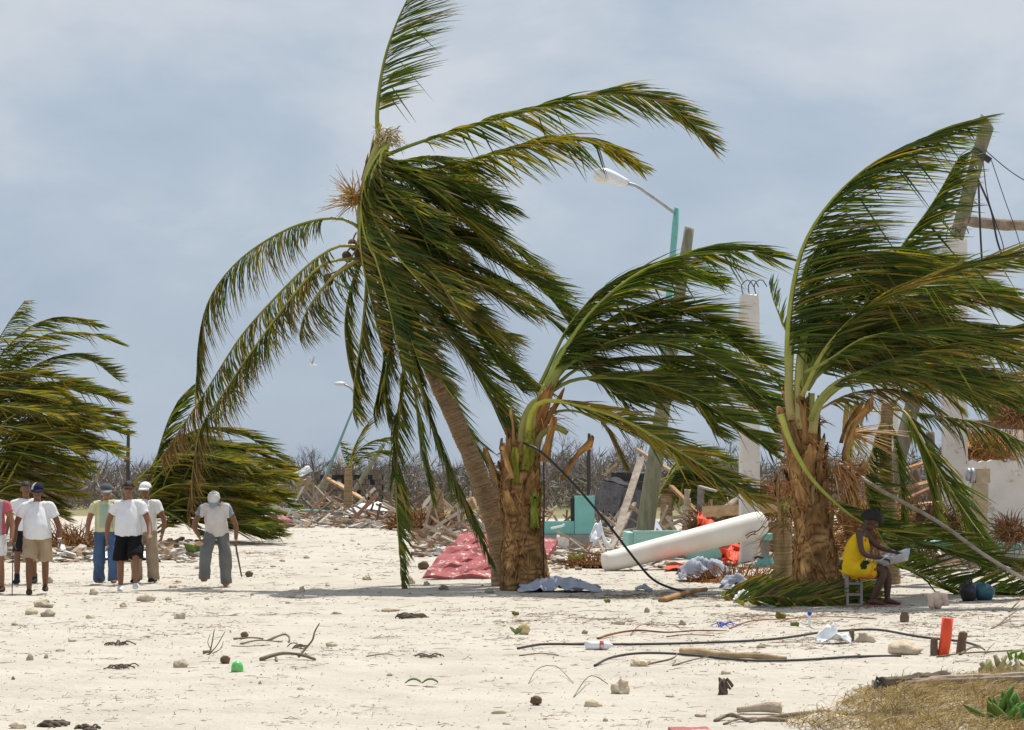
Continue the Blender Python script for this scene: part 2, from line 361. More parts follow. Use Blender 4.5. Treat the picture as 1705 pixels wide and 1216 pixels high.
# ------------------------------------------------------------------ palms
GREEN = [(.017, .045, .006), (.028, .066, .008), (.045, .092, .011), (.070, .118, .013), (.120, .155, .016)]
YELL = [(.20, .19, .02), (.28, .23, .03), (.36, .26, .04)]
BROWN = [(.20, .115, .045), (.27, .165, .07), (.14, .085, .04)]
def mixc3(a, b, t): return tuple(x + (y - x) * t for x, y in zip(a, b))
def leafcol(yel, brn):
    r = random.random()
    if r < brn: c = random.choice(BROWN)
    elif r < brn + yel: c = random.choice(YELL)
    else: c = random.choice(GREEN)
    k = random.uniform(.8, 1.2)
    return tuple(x * k for x in c)
def frond(tree, pts, D=0.0, L=.95, W=(1, .1, -.25), bend=(.25, .85), roll=(0, 0), yel=.12, brn=.08, r0=.04, t0=.12, gap=.033, stalk=(.20, .22, .04), width=.042, tipdry=.22, ang=(35, 62), seg=4, jw=.22, coh=.35, spike=0.0, dry_from=None, gaps=.04):
    """one feathered leaf. pts are world points of the midrib; both ranks of leaflets are blown towards W"""
    n = 26; sp = spline(pts, n); ln = sum((b - a).length for a, b in zip(sp, sp[1:]))
    W = Vector(W).normalized(); vdir = Vector((0, -1, 0))
    rb = MB()
    cl = []
    for i in range(n):
        t = i / (n - 1); c = mixc3(tuple(q * 1.25 for q in stalk), (.22, .22, .03), t)
        if dry_from is not None and t > dry_from: c = mixc3(c, (.26, .15, .06), min(1, (t - dry_from) * 5))
        cl.append(c)
    rb.tube(sp, [((r0 * (1 - .86 * (i / (n - 1)) ** .7)), r0 * .75 * (1 - .86 * (i / (n - 1)) ** .7)) for i in range(n)], 6, cl)
    fr = rb.build('frond', M['rachis'], tree, smooth=True)
    lb = MB(); v, f, c = lb.v, lb.f, lb.c
    m = max(8, int(ln * (1 - t0) / gap)); ph = random.uniform(0, 99)
    for side in (-1, 1):
        for i in range(m):
            t = t0 + (1 - t0) * (i + random.uniform(-.4, .4)) / m; t = min(.995, max(t0, t))
            if random.random() < gaps or noise.noise((t * 11 + ph, side * 7.0, 0)) > .42: continue
            s = t * (n - 1); k = min(n - 2, int(s)); p = sp[k].lerp(sp[k + 1], s - k); T = (sp[k + 1] - sp[k]).normalized()
            S0 = vdir - T * T.dot(vdir)
            if S0.length < .05: S0 = T.orthogonal()
            S0.normalize(); N = T.cross(S0)
            if N.z < 0: N = -N
            ro = R(roll[0] + (roll[1] - roll[0]) * t)
            S = S0 * math.cos(ro) + N * math.sin(ro); NN = N * math.cos(ro) - S0 * math.sin(ro)
            a = R(ang[0] + (ang[1] - ang[0]) * t + random.uniform(-8, 8))
            d0 = (S * side * math.cos(a) + T * math.sin(a) + NN * .18).normalized()
            tt = (t - t0) / (1 - t0)
            l = L * (.42 + .58 * min(1, tt / .22)) * (1 - .62 * max(0, (tt - .62) / .38) ** 1.3) * random.uniform(.82, 1.1)
            if random.random() < .05: l *= random.uniform(.3, .7)
            cw = noise.noise_vector((t * 9 + ph, side * 3.0, 1.0)) * coh; kink = random.random() < .05
            Wl = (W + cw + jit(jw)).normalized()
            wd = T - d0 * T.dot(d0)
            if wd.length < .1: wd = NN.copy()
            wd.normalize(); tw = random.uniform(-.8, .8); wd = Quaternion(d0, tw) @ wd
            pt = max(.15, 1 + 1.6 * noise.noise((t * 6 + ph, side * 5.0, 4.0))); lc = leafcol(yel * pt, brn * pt * .8); bro = random.choice(BROWN)
            if dry_from is not None and t > dry_from + random.uniform(-.08, .08): lc = random.choice(BROWN); lc = tuple(q * random.uniform(.8, 1.25) for q in lc)
            dt = random.random() < tipdry; w = width * random.uniform(.75, 1.15)
            b = len(v); q = p.copy(); b0, b1 = bend
            if side < 0 and random.random() < spike: b0, b1 = b0 * .25, b1 * .5; l *= .6
            for sgi in range(seg + 1):
                u = sgi / seg; bb = min(1, b0 + (b1 - b0) * u ** .8)
                d = (d0 * (1 - bb) + Wl * bb).normalized()
                if kink and u > .45: d = (d * .5 + V(.25, 0, -1) + cw).normalized()
                if sgi: q = q + d * (l / seg)
                wv = wd - d * wd.dot(d)
                wv = wv.normalized() if wv.length > .05 else d.orthogonal().normalized()
                hw = w * .5 * (.55 + .45 * min(1, u * 4)) * (1 - u ** 2.2)
                if sgi == seg: hw = .0015
                up = d.cross(wv) * (hw * .45)
                cc = mixc3(lc, bro, min(1, max(0, (u - .55) * 2.2))) if dt else lc
                v.append(tuple(q - wv * hw + up)); v.append(tuple(q)); v.append(tuple(q + wv * hw + up))
                c += [cc, mixc3(cc, (.2, .2, .05), .25), cc]
            for sgi in range(seg):
                o = b + sgi * 3; f.append((o, o + 1, o + 4, o + 3)); f.append((o + 1, o + 2, o + 5, o + 4))
    lf = lb.build('leaflets', M['leaf'], fr, origin=tree.location); tag(lf, kind='stuff')
    return fr
def fpx(tree, px, Y, D, **k):
    """frond through photo pixels, its depth running from Y at the base to Y + D at the tip"""
    n = len(px); return frond(tree, [P(x, y, Y + D * (i / (n - 1)) ** 1.2) for i, (x, y) in enumerate(px)], D, **k)
def ringed_trunk(tree, pts, rads, name='trunk', step=.05, mat='trunk'):
    ln = sum((b - a).length for a, b in zip(pts, pts[1:])); n = int(ln / step) * 2
    sp = spline(pts, n); rr = np.interp(np.linspace(0, 1, n), np.linspace(0, 1, len(rads)), rads)
    rad = []; col = []
    for i in range(n):
        g = 1 if i % 2 == 0 else .955
        g *= 1 + .03 * random.uniform(-1, 1)
        rad.append((rr[i] * g, rr[i] * g * random.uniform(.97, 1.03))); k = (1.15 if i % 2 == 0 else .78) * random.uniform(.85, 1.15); col.append((k, k, k * .97))
    mb = MB().tube([p + jit(.004) for p in sp], rad, 16, col, noise_amp=.05, nscale=4)
    return mb.build(name, M[mat], tree, smooth=True)
def boot(tree, axis, rads, h, th, ln, wid, flare, col, torn=.25, th_thick=.025):
    """an old leaf base hugging the trunk, broken off above. axis: spline list, h: 0..1 along it"""
    n = len(axis); s = h * (n - 1); k = min(n - 2, int(s)); c = axis[k].lerp(axis[k + 1], s - k); T = (axis[k + 1] - axis[k]).normalized()
    r = float(np.interp(h, np.linspace(0, 1, len(rads)), rads))
    X = Vector((1, 0, 0)) - T * T.x; X.normalize(); Y_ = T.cross(X)
    rows, cols = 8, 9; grid = []; tear = [random.uniform(-torn, torn * .3) for _ in range(cols)]
    tw = random.uniform(-.35, .35)
    for i in range(rows):
        u = i / (rows - 1); row = []
        for j in range(cols):
            s_ = j / (cols - 1) * 2 - 1
            half = wid * (1 - .68 * u ** .6)
            a = th + s_ * half + tw * u
            uu = u * (1 + tear[j] * (u ** 2))
            rad = r * (.97 + .04 * u) + flare * u ** 1.7 - .02 * abs(s_) * (1 - u) + .035 * (1 - s_ * s_) * u + .02
            row.append(c + T * (uu * ln - .08) + (X * math.cos(a) + Y_ * math.sin(a)) * rad + jit(.006))
        grid.append(row)
    def cf(i, j):
        k_ = .75 + .5 * noise.noise((i * .5, j * .9, th * 5)) + (.25 if i > rows - 3 else 0) - (.22 if j in (0, cols - 1) else 0)
        return tuple(max(.15, x * k_) for x in col)
    return MB().sheet(grid, th_thick, cf).build('leaf_base', M['boot'], tree, smooth=True)
def fibre_tuft(tree, c, up, n, ln, rad, name='fibre', col=(1, 1, 1), droop=.6, mat='fibre', wid=.012):
    mb = MB(); up = Vector(up)
    for i in range(n):
        d = (up + jit(.8)).normalized(); p = Vector(c) + jit(rad); l = ln * random.uniform(.4, 1.1); k = random.uniform(.6, 1.3); w = wid * random.uniform(.5, 1.3)
        pts = [p + d * l * u + Vector((0, 0, -droop * l * u * u)) for u in (0, .35, .7, 1)]
        mb.tube(pts, [w, w * .8, w * .5, w * .15], 3, tuple(x * k for x in col))
    o = mb.build(name, M[mat], tree); tag(o, kind='stuff'); return o

# --- the tall leaning coconut palm
YA = 37.6
A = empty('coconut_palm', GY(838, YA), 'tall leaning coconut palm, ringed trunk, crown torn by wind, near the centre', 'palm tree')
axA = [P(x, y, YA) for x, y in ((842, 985), (832, 905), (804, 812), (765, 715), (718, 612), (675, 522), (632, 448), (606, 400))]
ringed_trunk(A, axA, [.25, .19, .172, .163, .158, .155, .148, .14])
axT = [P(x, y, YA) for x, y in ((606, 402), (604, 360), (612, 300), (632, 240), (640, 225))]
MB().tube(spline(axT, 16), [(.12 - .045 * i / 15) for i in range(16)], 12, [mixc3((.30, .30, .06), (.40, .38, .10), i / 15) for i in range(16)], noise_amp=.12).build('crown_shaft', M['rachis'], A, smooth=True)
for i in range(9):
    u = random.uniform(.5, 1); boot(A, axT, [.14, .12, .10, .09], u * .85, random.uniform(0, 6.3), random.uniform(.3, .6), random.uniform(.5, .9), random.uniform(.02, .10), random.choice([(1.35, 1.25, .7), (1, .9, .6), (1.2, 1.25, .5)]), th_thick=.015)
fibre_tuft(A, P(640, 232, YA - .1), (.2, 0, 1), 150, .30, .13, col=(.58, .50, .30), droop=.6, mat='rachis')
fibre_tuft(A, P(650, 228, YA), (.8, 0, .5), 50, .34, .12, col=(.52, .42, .22), mat='rachis')
fl = MB()
for i in range(95):       # the broom of old flower stalks
    d = Vector((random.uniform(-1, .25), random.uniform(-.6, .5), random.uniform(-.35, .75))).normalized(); p = P(594, 332, YA - .2) + jit(.09); l = random.uniform(.25, .68); k = random.uniform(.7, 1.3)
    fl.tube([p, p + d * l * .5 + Vector((0, 0, .02)), p + d * l + jit(.05)], [.010, .008, .003], 4, tuple(x * k for x in (.42, .25, .06)))
tag(fl.build('flower_stalk', M['rachis'], A), kind='stuff')
for x, y, dy in ((547, 466, -.3), (588, 408, .1), (598, 425, .15), (578, 428, .1)):
    MB().ball(P(x, y, YA + dy), (.085, .085, .11), 8, 12, rot=Matrix.Rotation(random.uniform(-.6, .6), 3, 'Y'), namp=.06, seed=x).build('coconut', M['coconut'], A, smooth=True)
    MB().tube(spline([P(600, 405, YA - .05), P((x + 600) / 2, y - 22, YA + dy), P(x, y - 8, YA + dy)], 6), .016, 5, (.32, .22, .06)).build('nut_stalk', M['rachis'], A)
RW = (1, .05, -.10)
# upright blade with all leaflets streaming right
fpx(A, [(632, 245), (628, 190), (638, 110), (660, 40), (700, -45)], YA, -.3, L=1.25, W=(1, -.1, .12), bend=(.5, .85), t0=.2, yel=.05, brn=.03, gap=.034, r0=.05, ang=(20, 50), jw=.12, coh=.25)
# two arms reaching right
fpx(A, [(636, 262), (690, 240), (780, 212), (900, 180), (1000, 158), (1080, 164), (1140, 195), (1186, 243)], YA, -.8, L=.98, W=(.9, 0, -.6), bend=(.25, .65), roll=(15, 75), yel=.22, brn=.06, r0=.05, stalk=(.17, .22, .05))
fpx(A, [(632, 275), (700, 284), (800, 262), (880, 238), (960, 232), (1015, 246), (1062, 276)], YA, 1.0, L=.95, W=(.75, 0, -.6), bend=(.3, .75), roll=(25, 60), yel=.42, brn=.14, r0=.045)
# arms drooping left
fpx(A, [(604, 385), (575, 366), (530, 366), (470, 386), (400, 432), (352, 492), (332, 560), (326, 655)], YA, -.6, L=.95, W=(.28, .1, -1), bend=(.3, .95), roll=(0, 0), yel=.16, brn=.22, r0=.045, t0=.15, tipdry=.5)
fpx(A, [(606, 412), (565, 410), (520, 436), (460, 494), (400, 562), (345, 648), (300, 715), (268, 765)], YA, -1.2, L=.9, W=(.6, .1, -.8), bend=(.3, .9), yel=.30, brn=.18, r0=.045, dry_from=.78, stalk=(.30, .28, .05))
fpx(A, [(606, 432), (575, 432), (535, 442), (490, 490), (430, 570), (372, 655), (332, 720), (312, 860)], YA, -1.6, L=.78, W=(.35, .1, -1), bend=(.3, .95), yel=.30, brn=.22, r0=.045, dry_from=.74, stalk=(.30, .27, .05))
fpx(A, [(606, 436), (590, 438), (550, 466), (510, 520), (498, 560)], YA, -1.0, L=.8, W=(.7, .1, -.7), bend=(.3, .9), yel=.25, brn=.25, r0=.06, t0=.1, stalk=(.38, .30, .06))
# curtain hanging below the crown
fpx(A, [(612, 420), (610, 480), (602, 560), (590, 640), (588, 690)], YA, -1.2, L=.85, W=(.55, .1, -.8), bend=(.3, .9), yel=.25, brn=.12, stalk=(.26, .24, .05))
fpx(A, [(615, 430), (630, 500), (640, 580), (632, 640), (622, 685)], YA, -.9, L=.85, W=(.35, .1, -.95), bend=(.3, .9), yel=.1, brn=.12)
fpx(A, [(605, 425), (585, 480), (575, 540), (580, 600), (592, 650)], YA, -.5, L=.7, W=(.5, .1, -.9), bend=(.3, .9), yel=.1, brn=.2)
# dense mantle swept right and down
mant = [
    ([(622, 258), (690, 285), (770, 318), (852, 347)], -1.0, .05, .06), ([(615, 290), (680, 322), (760, 352), (830, 388)], -.6, .06, .08),
    ([(612, 320), (690, 350), (790, 402), (872, 452), (945, 515)], -.3, .04, .08), ([(606, 350), (660, 385), (740, 440), (800, 470), (880, 520)], -1.3, .30, .20),
    ([(606, 380), (665, 420), (735, 470), (800, 540), (850, 560)], -1.6, .25, .30), ([(612, 400), (700, 400), (790, 440), (880, 500), (950, 560)], .6, .04, .04),
    ([(615, 420), (690, 462), (760, 520), (822, 600), (868, 650)], .3, .05, .05), ([(620, 435), (690, 500), (770, 590), (830, 690), (862, 770)], .9, .04, .06),
    ([(615, 425), (650, 500), (700, 580), (740, 640)], -1.9, .12, .2), ([(640, 280), (700, 262), (760, 280), (812, 330)], .9, .05, .03),
    ([(606, 400), (640, 470), (675, 540), (700, 610)], -1.6, .15, .25), ([(630, 260), (720, 330), (800, 372), (880, 435), (930, 480)], 1.2, .04, .04),
    ([(612, 340), (650, 400), (715, 450), (760, 505)], -2.0, .34, .28), ([(610, 410), (710, 380), (800, 420), (900, 480), (962, 560)], -.9, .22, .1),
    ([(606, 370), (700, 440), (790, 520), (850, 610), (905, 650)], 1.4, .03, .03), ([(620, 430), (720, 520), (800, 620), (850, 720)], 1.7, .03, .05),
    ([(604, 330), (640, 350), (700, 380), (740, 420)], -1.2, .3, .12), ([(604, 300), (640, 320), (690, 345)], -1.1, .2, .05),
]
for i in range(15):
    u = random.random(); x0, y0 = 604 + 30 * u, 395 - 145 * u; ln = random.uniform(90, 190); dr = random.uniform(.25, .75)
    mant.append(([(x0, y0), (x0 + ln * .35, y0 + ln * .12), (x0 + ln * .7, y0 + ln * dr * .6), (x0 + ln, y0 + ln * dr)], random.uniform(-1.6, 1.2), random.choice([.04, .06, .25]), random.choice([.04, .1, .2])))
for px_, D_, ye, br in mant:
    fpx(A, px_, YA, D_, L=random.uniform(.95, 1.2), W=(1, random.uniform(-.2, .2), random.uniform(-1.1, -.25)), bend=(.2, .7), coh=.45, roll=(random.uniform(-25, 25), random.uniform(-20, 40)), yel=ye, brn=br, t0=.02, gap=.03, tipdry=.3, stalk=(.32, .28, .05) if ye > .15 else (.15, .17, .035))
# blades that arch over the top of the crown and stream back down, hiding the shaft
for px_, D_ in (([(642, 240), (614, 285), (602, 345), (614, 410), (660, 480), (722, 560)], -1.0), ([(646, 246), (624, 280), (614, 335), (642, 400), (700, 470), (780, 545)], -1.3), ([(640, 256), (618, 310), (608, 370), (628, 440), (650, 520), (668, 610)], -1.2), ([(646, 240), (634, 265), (640, 320), (690, 380), (760, 430)], -.9), ([(640, 250), (610, 310), (600, 380), (604, 440), (622, 520), (640, 600)], -.6)):
    fpx(A, px_, YA - .15, D_, L=.78, W=(1, .1, random.uniform(-.9, -.15)), bend=(.25, .75), roll=(10, 40), yel=.2, brn=random.choice([.05, .1, .3]), coh=.5, t0=.06, gap=.028, r0=.045, stalk=(.36, .36, .06))
# long blades hanging to the sand
fpx(A, [(640, 450), (662, 540), (672, 620), (662, 720), (660, 830), (664, 900), (670, 978)], YA - .6, -.9, L=.62, W=(.42, .1, -1), bend=(.25, .9), yel=.08, brn=.12, r0=.05, t0=.2, gap=.03, ang=(20, 40), roll=(35, 35), stalk=(.20, .21, .045))
fpx(A, [(640, 450), (680, 560), (705, 660), (740, 760), (778, 850), (822, 940)], YA - .5, -.5, L=.72, W=(.2, .1, -1), bend=(.3, .9), yel=.08, brn=.1, r0=.05, t0=.22, roll=(20, 20), gap=.03)
fpx(A, [(650, 460), (690, 560), (745, 660), (790, 740), (835, 800)], YA + .7, .8, L=.85, W=(.55, .1, -.85), bend=(.3, .9), yel=.05, brn=.06, t0=.2)
fpx(A, [(650, 460), (668, 560), (690, 650), (700, 740), (720, 830)], YA, .6, L=.7, W=(.3, .1, -1), bend=(.3, .9), yel=.05, brn=.08, t0=.25, roll=(20, 20))
fpx(A, [(650, 450), (650, 560), (640, 640), (645, 700)], YA - .4, -.8, L=.65, W=(.4, .1, -1), bend=(.3, .9), yel=.06, brn=.1, t0=.2)

# --- stout young palm, middle
def stout_trunk(tree, axis, rads, nb, seedv, gcol):
    random.seed(seedv)
    sp = spline(axis, 40)
    rr = list(np.interp(np.linspace(0, 1, 40), np.linspace(0, 1, len(rads)), rads))
    n_ = 150; sp2 = spline(axis, n_); r2 = np.interp(np.linspace(0, 1, n_), np.linspace(0, 1, len(rads)), rads)
    mb = MB(); ring = 24
    for i in range(n_):
        for k in range(ring):
            a = 2 * math.pi * k / ring; d = Vector((math.cos(a), math.sin(a), 0))
            w = i * .60 + 9 * noise.noise((d.x * 1.3, d.y * 1.3, i * .05)) + 3 * noise.noise((d.x * 4, d.y * 4, i * .1))        # old scars run round the trunk, wandering
            sc_ = .5 + .5 * math.sin(w); sc_ = sc_ ** 3
            q = r2[i] * (.97 + .014 * (1 - sc_) + .05 * noise.noise((d.x * 2, d.y * 2, i * .06)))
            tone = .26 + .66 * (1 - sc_) * (1 + 1.3 * noise.noise((d.x * 2.5, d.y * 2.5, i * .10))); warm = .5 + .5 * noise.noise((d.x, d.y, i * .05 + 9))
            mb.vert(sp2[i] + d * q, (tone * 1.08, tone * (.84 + .1 * warm), tone * (.58 + .22 * warm)))
    mb.f = [(i * ring + k, i * ring + (k + 1) % ring, (i + 1) * ring + (k + 1) % ring, (i + 1) * ring + k) for i in range(n_ - 1) for k in range(ring)]
    mb.build('trunk', M['boot'], tree, smooth=True)
    fb_ = MB()
    for i in range(420):                                  # loose bark fibres lying on the trunk
        h0 = random.uniform(.02, .7); a = random.uniform(0, 6.283); l_ = random.randint(4, 14); tw_ = random.uniform(-.35, .35); k0 = int(h0 * (n_ - 1)); k = random.uniform(.35, 1.3); pts = []
        for q_ in range(4):
            kk = min(n_ - 1, k0 + int(l_ * q_ / 3)); aa = a + tw_ * q_ / 3; pts.append(sp2[kk] + Vector((math.cos(aa), math.sin(aa), 0)) * r2[kk] * (1.0 + (.07 * random.random() if q_ == 3 else .01)))
        fb_.tube(pts, [.010, .012, .009, .003], 3, (k * 1.05, k * .80, k * .52), cap=False)
    tag(fb_.build('bark_fibre', M['fibre'], tree), kind='stuff')
    for i in range(nb):
        h = .36 + .62 * (i + .5) / nb; th = i * 2.4 + random.uniform(-.3, .3)
        low = h < .46
        col = random.choice([(.95, .8, .6), (1.2, 1.0, .72), (.75, .6, .45)]) if low else random.choice([(1.25, 1.0, .75), (1.0, .8, .6), (1.4, 1.15, .85), (.75, .6, .5)])
        if gcol and not low and random.random() < .18: col = (.85, 1.25, .35)
        boot(tree, sp, rr, h, th, random.uniform(.22, .34) if low else random.uniform(.38, .68), random.uniform(.8, 1.15) if low else random.uniform(.42, .75), random.uniform(.0, .02) if low else random.uniform(.01, .11), col)
        if not low: fibre_tuft(tree, sp[int(h * 39)] + Vector((math.cos(th) * rr[int(h * 39)], math.sin(th) * rr[int(h * 39)], 0)), (math.cos(th), math.sin(th), .6), 10, .3, .08, col=(1.1, .8, .55))
YB = 36.0
B = empty('stout_palm', GY(872, YB), 'stout young palm with shaggy tan leaf bases and fronds blown right over wreckage', 'palm tree')
axB = [P(x, y, YB) for x, y in ((874, 984), (872, 930), (868, 870), (866, 810), (868, 765), (874, 730))]
stout_trunk(B, axB, [.43, .385, .315, .335, .30, .17], 26, 21, True)
for i, (x, y, th, ln, w_) in enumerate(((862, 790, -1.9, .55, .22), (885, 760, -.9, .7, .35), (905, 790, -.3, .7, .4), (880, 870, -1.3, .55, .25), (858, 800, -2.6, .6, .3))):
    col = [(1.5, 1.2, .9), (1.45, 1.1, .7), (1.4, 1.05, .65), (.7, 1.15, .3), (1.2, .95, .7)][i]
    boot(B, [P(x, y, YB), P(x + 3, y - 60, YB)], [.40, .36], .0, th, ln, w_, .12 if i != 2 else .35, col, th_thick=.05)
fibre_tuft(B, P(905, 700, YB), (.6, 0, .4), 40, .55, .12, col=(1.4, 1.0, .6), droop=.4)
for px_, r in (([(868, 755), (872, 705), (888, 672), (908, 664)], .085), ([(878, 760), (886, 715), (898, 680), (910, 640)], .10), ([(888, 755), (900, 725), (925, 712), (945, 722)], .07), ([(875, 750), (892, 690), (918, 640), (935, 605)], .12)):
    MB().tube(spline([P(x, y, YB - .12) for x, y in px_], 12), [(r * (1 - .4 * i / 11), r * .7 * (1 - .4 * i / 11)) for i in range(12)], 8, [mixc3((.42, .34, .13), (.26, .29, .05), i / 11) for i in range(12)], noise_amp=.06).build('leaf_stalk', M['rachis'], B, smooth=True)
for th in (-2.2, -1.4, -.5):
    boot(B, [P(888, 720, YB), P(925, 625, YB)], [.17, .13], .05, th, .85, .9, .02, (1.1, .75, .5), th_thick=.02)
random.seed(33)
kB = dict(jw=.15, coh=.25, spike=.2, bend=(.25, .7), gap=.028, width=.043)
fpx(B, [(880, 720), (905, 650), (940, 584), (990, 515), (1065, 455), (1150, 424), (1225, 416), (1285, 428)], YB, -.8, L=1.3, W=(1, 0, -.4), roll=(40, 60), yel=.10, brn=.05, r0=.075, t0=.2, stalk=(.27, .32, .06), bend=(.4, .75), gap=.026, width=.040, jw=.10, coh=.18, spike=.55, ang=(30, 50))
fpx(B, [(900, 665), (940, 600), (1000, 545), (1080, 515), (1160, 525), (1235, 580)], YB, .6, L=1.1, W=(1, 0, -.15), roll=(20, 40), yel=.06, brn=.04, r0=.06, t0=.18, **kB)
fpx(B, [(905, 655), (950, 605), (1030, 570), (1130, 575), (1220, 620), (1300, 690)], YB, -1.0, L=1.1, W=(1, 0, -.3), roll=(10, 30), yel=.04, brn=.02, r0=.06, t0=.18, stalk=(.10, .16, .03), **kB)
fpx(B, [(905, 660), (960, 632), (1050, 632), (1140, 655), (1220, 700), (1290, 752)], YB, -.4, L=1.0, W=(1, 0, -.35), roll=(30, 60), yel=.05, brn=.06, r0=.055, t0=.18, stalk=(.15, .20, .04), **kB)
fpx(B, [(900, 660), (960, 590), (1050, 545), (1160, 550), (1260, 600), (1310, 660)], YB, 1.3, L=1.1, W=(1, 0, -.3), roll=(0, 30), yel=.05, brn=.04, r0=.05, t0=.15, **kB)
fpx(B, [(905, 660), (970, 610), (1060, 595), (1150, 605), (1240, 660), (1290, 720)], YB, .9, L=1.05, W=(1, 0, -.4), roll=(0, 20), yel=.04, brn=.05, r0=.05, t0=.15, **kB)
fpx(B, [(900, 640), (950, 540), (1010, 480), (1080, 455), (1140, 455), (1195, 472)], YB, 1.0, L=1.0, W=(1, 0, -.12), roll=(20, 50), yel=.10, brn=.06, r0=.05, t0=.2, **kB)
fpx(B, [(880, 725), (884, 690), (905, 668), (960, 674), (1040, 700), (1120, 745), (1200, 795), (1275, 838)], YB - .3, -1.2, L=.9, W=(1, 0, -.42), roll=(20, 75), yel=.55, brn=.12, r0=.06, t0=.2, stalk=(.38, .38, .05), bend=(.25, .8), gap=.04, width=.045)
fpx(B, [(905, 690), (960, 685), (1050, 720), (1130, 770), (1200, 800)], YB + .2, -.2, L=.7, W=(1, 0, -.5), roll=(0, 30), yel=.35, brn=.1, r0=.04, t0=.2, bend=(.3, .85), gap=.05)
fpx(B, [(985, 680), (1005, 705), (1025, 740), (1042, 775)], YB + .5, 0, L=.5, W=(.45, 0, -1), roll=(0, 0), yel=.1, brn=.85, r0=.025, t0=.05, stalk=(.25, .15, .06))

for i in range(4):
    yt = random.uniform(540, 640); xe = random.uniform(1190, 1270)
    fpx(B, [(905, 655), (950 + random.uniform(-10, 20), 600 - (640 - yt) * .3), (1030, yt + 20), (1120, yt), (xe, yt + random.uniform(10, 90))], YB, random.uniform(-.6, 2.0), L=random.uniform(.9, 1.15), W=(1, 0, random.uniform(-.5, -.15)), roll=(random.uniform(0, 40), random.uniform(10, 50)), yel=.05, brn=.05, r0=.045, t0=.15, stalk=(.13, .18, .035), **kB)
# --- stout palm, right
YC = 32.6
C = empty('shaggy_palm', GY(1362, YC), 'shaggy palm with frayed leaf bases beside the seated woman in yellow', 'palm tree')
axC = [P(x, y, YC) for x, y in ((1364, 1000), (1360, 955), (1356, 895), (1348, 830), (1343, 770), (1336, 715), (1330, 670))]
stout_trunk(C, axC, [.42, .35, .28, .255, .26, .24, .15], 32, 41, True)
for i, (x, y, th, ln, w_, fl_) in enumerate(((1322, 750, -2.2, .6, .35, .05), (1340, 740, -1.2, .7, .5, .02), (1385, 760, -.4, .95, .4, .45), (1380, 730, .0, .6, .35, .3), (1350, 880, -1.5, .8, .4, .06), (1315, 860, -2.6, .7, .25, .10), (1390, 830, -.3, .6, .3, .25))):
    boot(C, [P(x, y, YC), P(x - 2, y - 60, YC)], [.20, .17], 0, th, ln, w_, fl_, [(1.3, 1.05, .8), (1.15, .8, .55), (1.35, 1.05, .75), (1.0, .8, .6), (1.0, .95, .85), (1.0, .9, .8), (.9, .7, .5)][i], th_thick=.03)
fibre_tuft(C, P(1400, 780, YC - .2), (.8, 0, -.5), 70, .6, .15, col=(1.3, .95, .65), droop=.5)
for px_, r in (([(1318, 700), (1313, 650), (1316, 590), (1320, 540)], .075), ([(1330, 715), (1330, 660), (1332, 600), (1342, 540)], .08), ([(1352, 722), (1358, 690), (1372, 660), (1398, 640)], .075), ([(1345, 720), (1350, 690), (1352, 655)], .06)):
    MB().tube(spline([P(x, y, YC - .22) for x, y in px_], 12), [(r * (1 - .35 * i / 11), r * .7 * (1 - .35 * i / 11)) for i in range(12)], 8, [mixc3((.44, .36, .15), (.30, .33, .05), i / 11) for i in range(12)], noise_amp=.06).build('leaf_stalk', M['rachis'], C, smooth=True)
random.seed(55)
kC = dict(jw=.15, coh=.25, spike=.2, bend=(.3, .74), gap=.026, width=.042)
fpx(C, [(1318, 690), (1311, 600), (1316, 510), (1336, 415), (1382, 338), (1450, 275), (1525, 237), (1606, 208)], YC - .15, -.6, L=1.5, W=(1, 0, -.10), roll=(30, 50), yel=.07, brn=.06, r0=.06, t0=.16, stalk=(.30, .34, .06), bend=(.5, .82), gap=.024, width=.040, jw=.10, coh=.18, spike=.3, ang=(25, 45))
fpx(C, [(1345, 640), (1395, 580), (1450, 490), (1505, 405), (1555, 335), (1596, 262)], YC + .5, .8, L=1.0, W=(1, 0, .02), roll=(40, 70), yel=.12, brn=.06, r0=.045, t0=.35, stalk=(.3, .33, .2), bend=(.5, .82), gap=.03, width=.046, jw=.10, coh=.18, spike=.5, ang=(25, 45))
fpx(C, [(1335, 660), (1375, 580), (1440, 515), (1530, 475), (1620, 445), (1740, 425)], YC - .3, -1.0, L=1.05, W=(1, 0, -.05), roll=(20, 50), yel=.25, brn=.1, r0=.05, t0=.18, stalk=(.34, .32, .06), **kC)
fpx(C, [(1335, 650), (1360, 580), (1420, 530), (1500, 500), (1600, 490), (1740, 530)], YC + .6, .4, L=1.1, W=(1, 0, -.25), roll=(10, 40), yel=.12, brn=.12, r0=.045, t0=.18, **kC)
fpx(C, [(1350, 700), (1365, 665), (1400, 634), (1480, 604), (1580, 578), (1740, 535)], YC - .4, -1.2, L=.95, W=(1, 0, -.28), roll=(20, 50), yel=.12, brn=.15, r0=.06, t0=.16, stalk=(.22, .24, .05), **kC)
fpx(C, [(1345, 650), (1400, 570), (1480, 540), (1580, 540), (1740, 600)], YC + 1.2, 1.2, L=1.1, W=(1, 0, -.35), roll=(0, 30), yel=.1, brn=.15, r0=.04, t0=.18, **kC)
fpx(C, [(1335, 640), (1365, 540), (1420, 460), (1490, 430), (1580, 440)], YC + .9, .8, L=1.1, W=(1, 0, -.1), roll=(0, 30), yel=.06, brn=.1, r0=.04, t0=.2, **kC)
fpx(C, [(1360, 680), (1410, 640), (1500, 625), (1600, 640), (1740, 690)], YC + .4, .2, L=.95, W=(1, 0, -.5), roll=(0, 30), yel=.15, brn=.2, r0=.04, t0=.18, **kC)
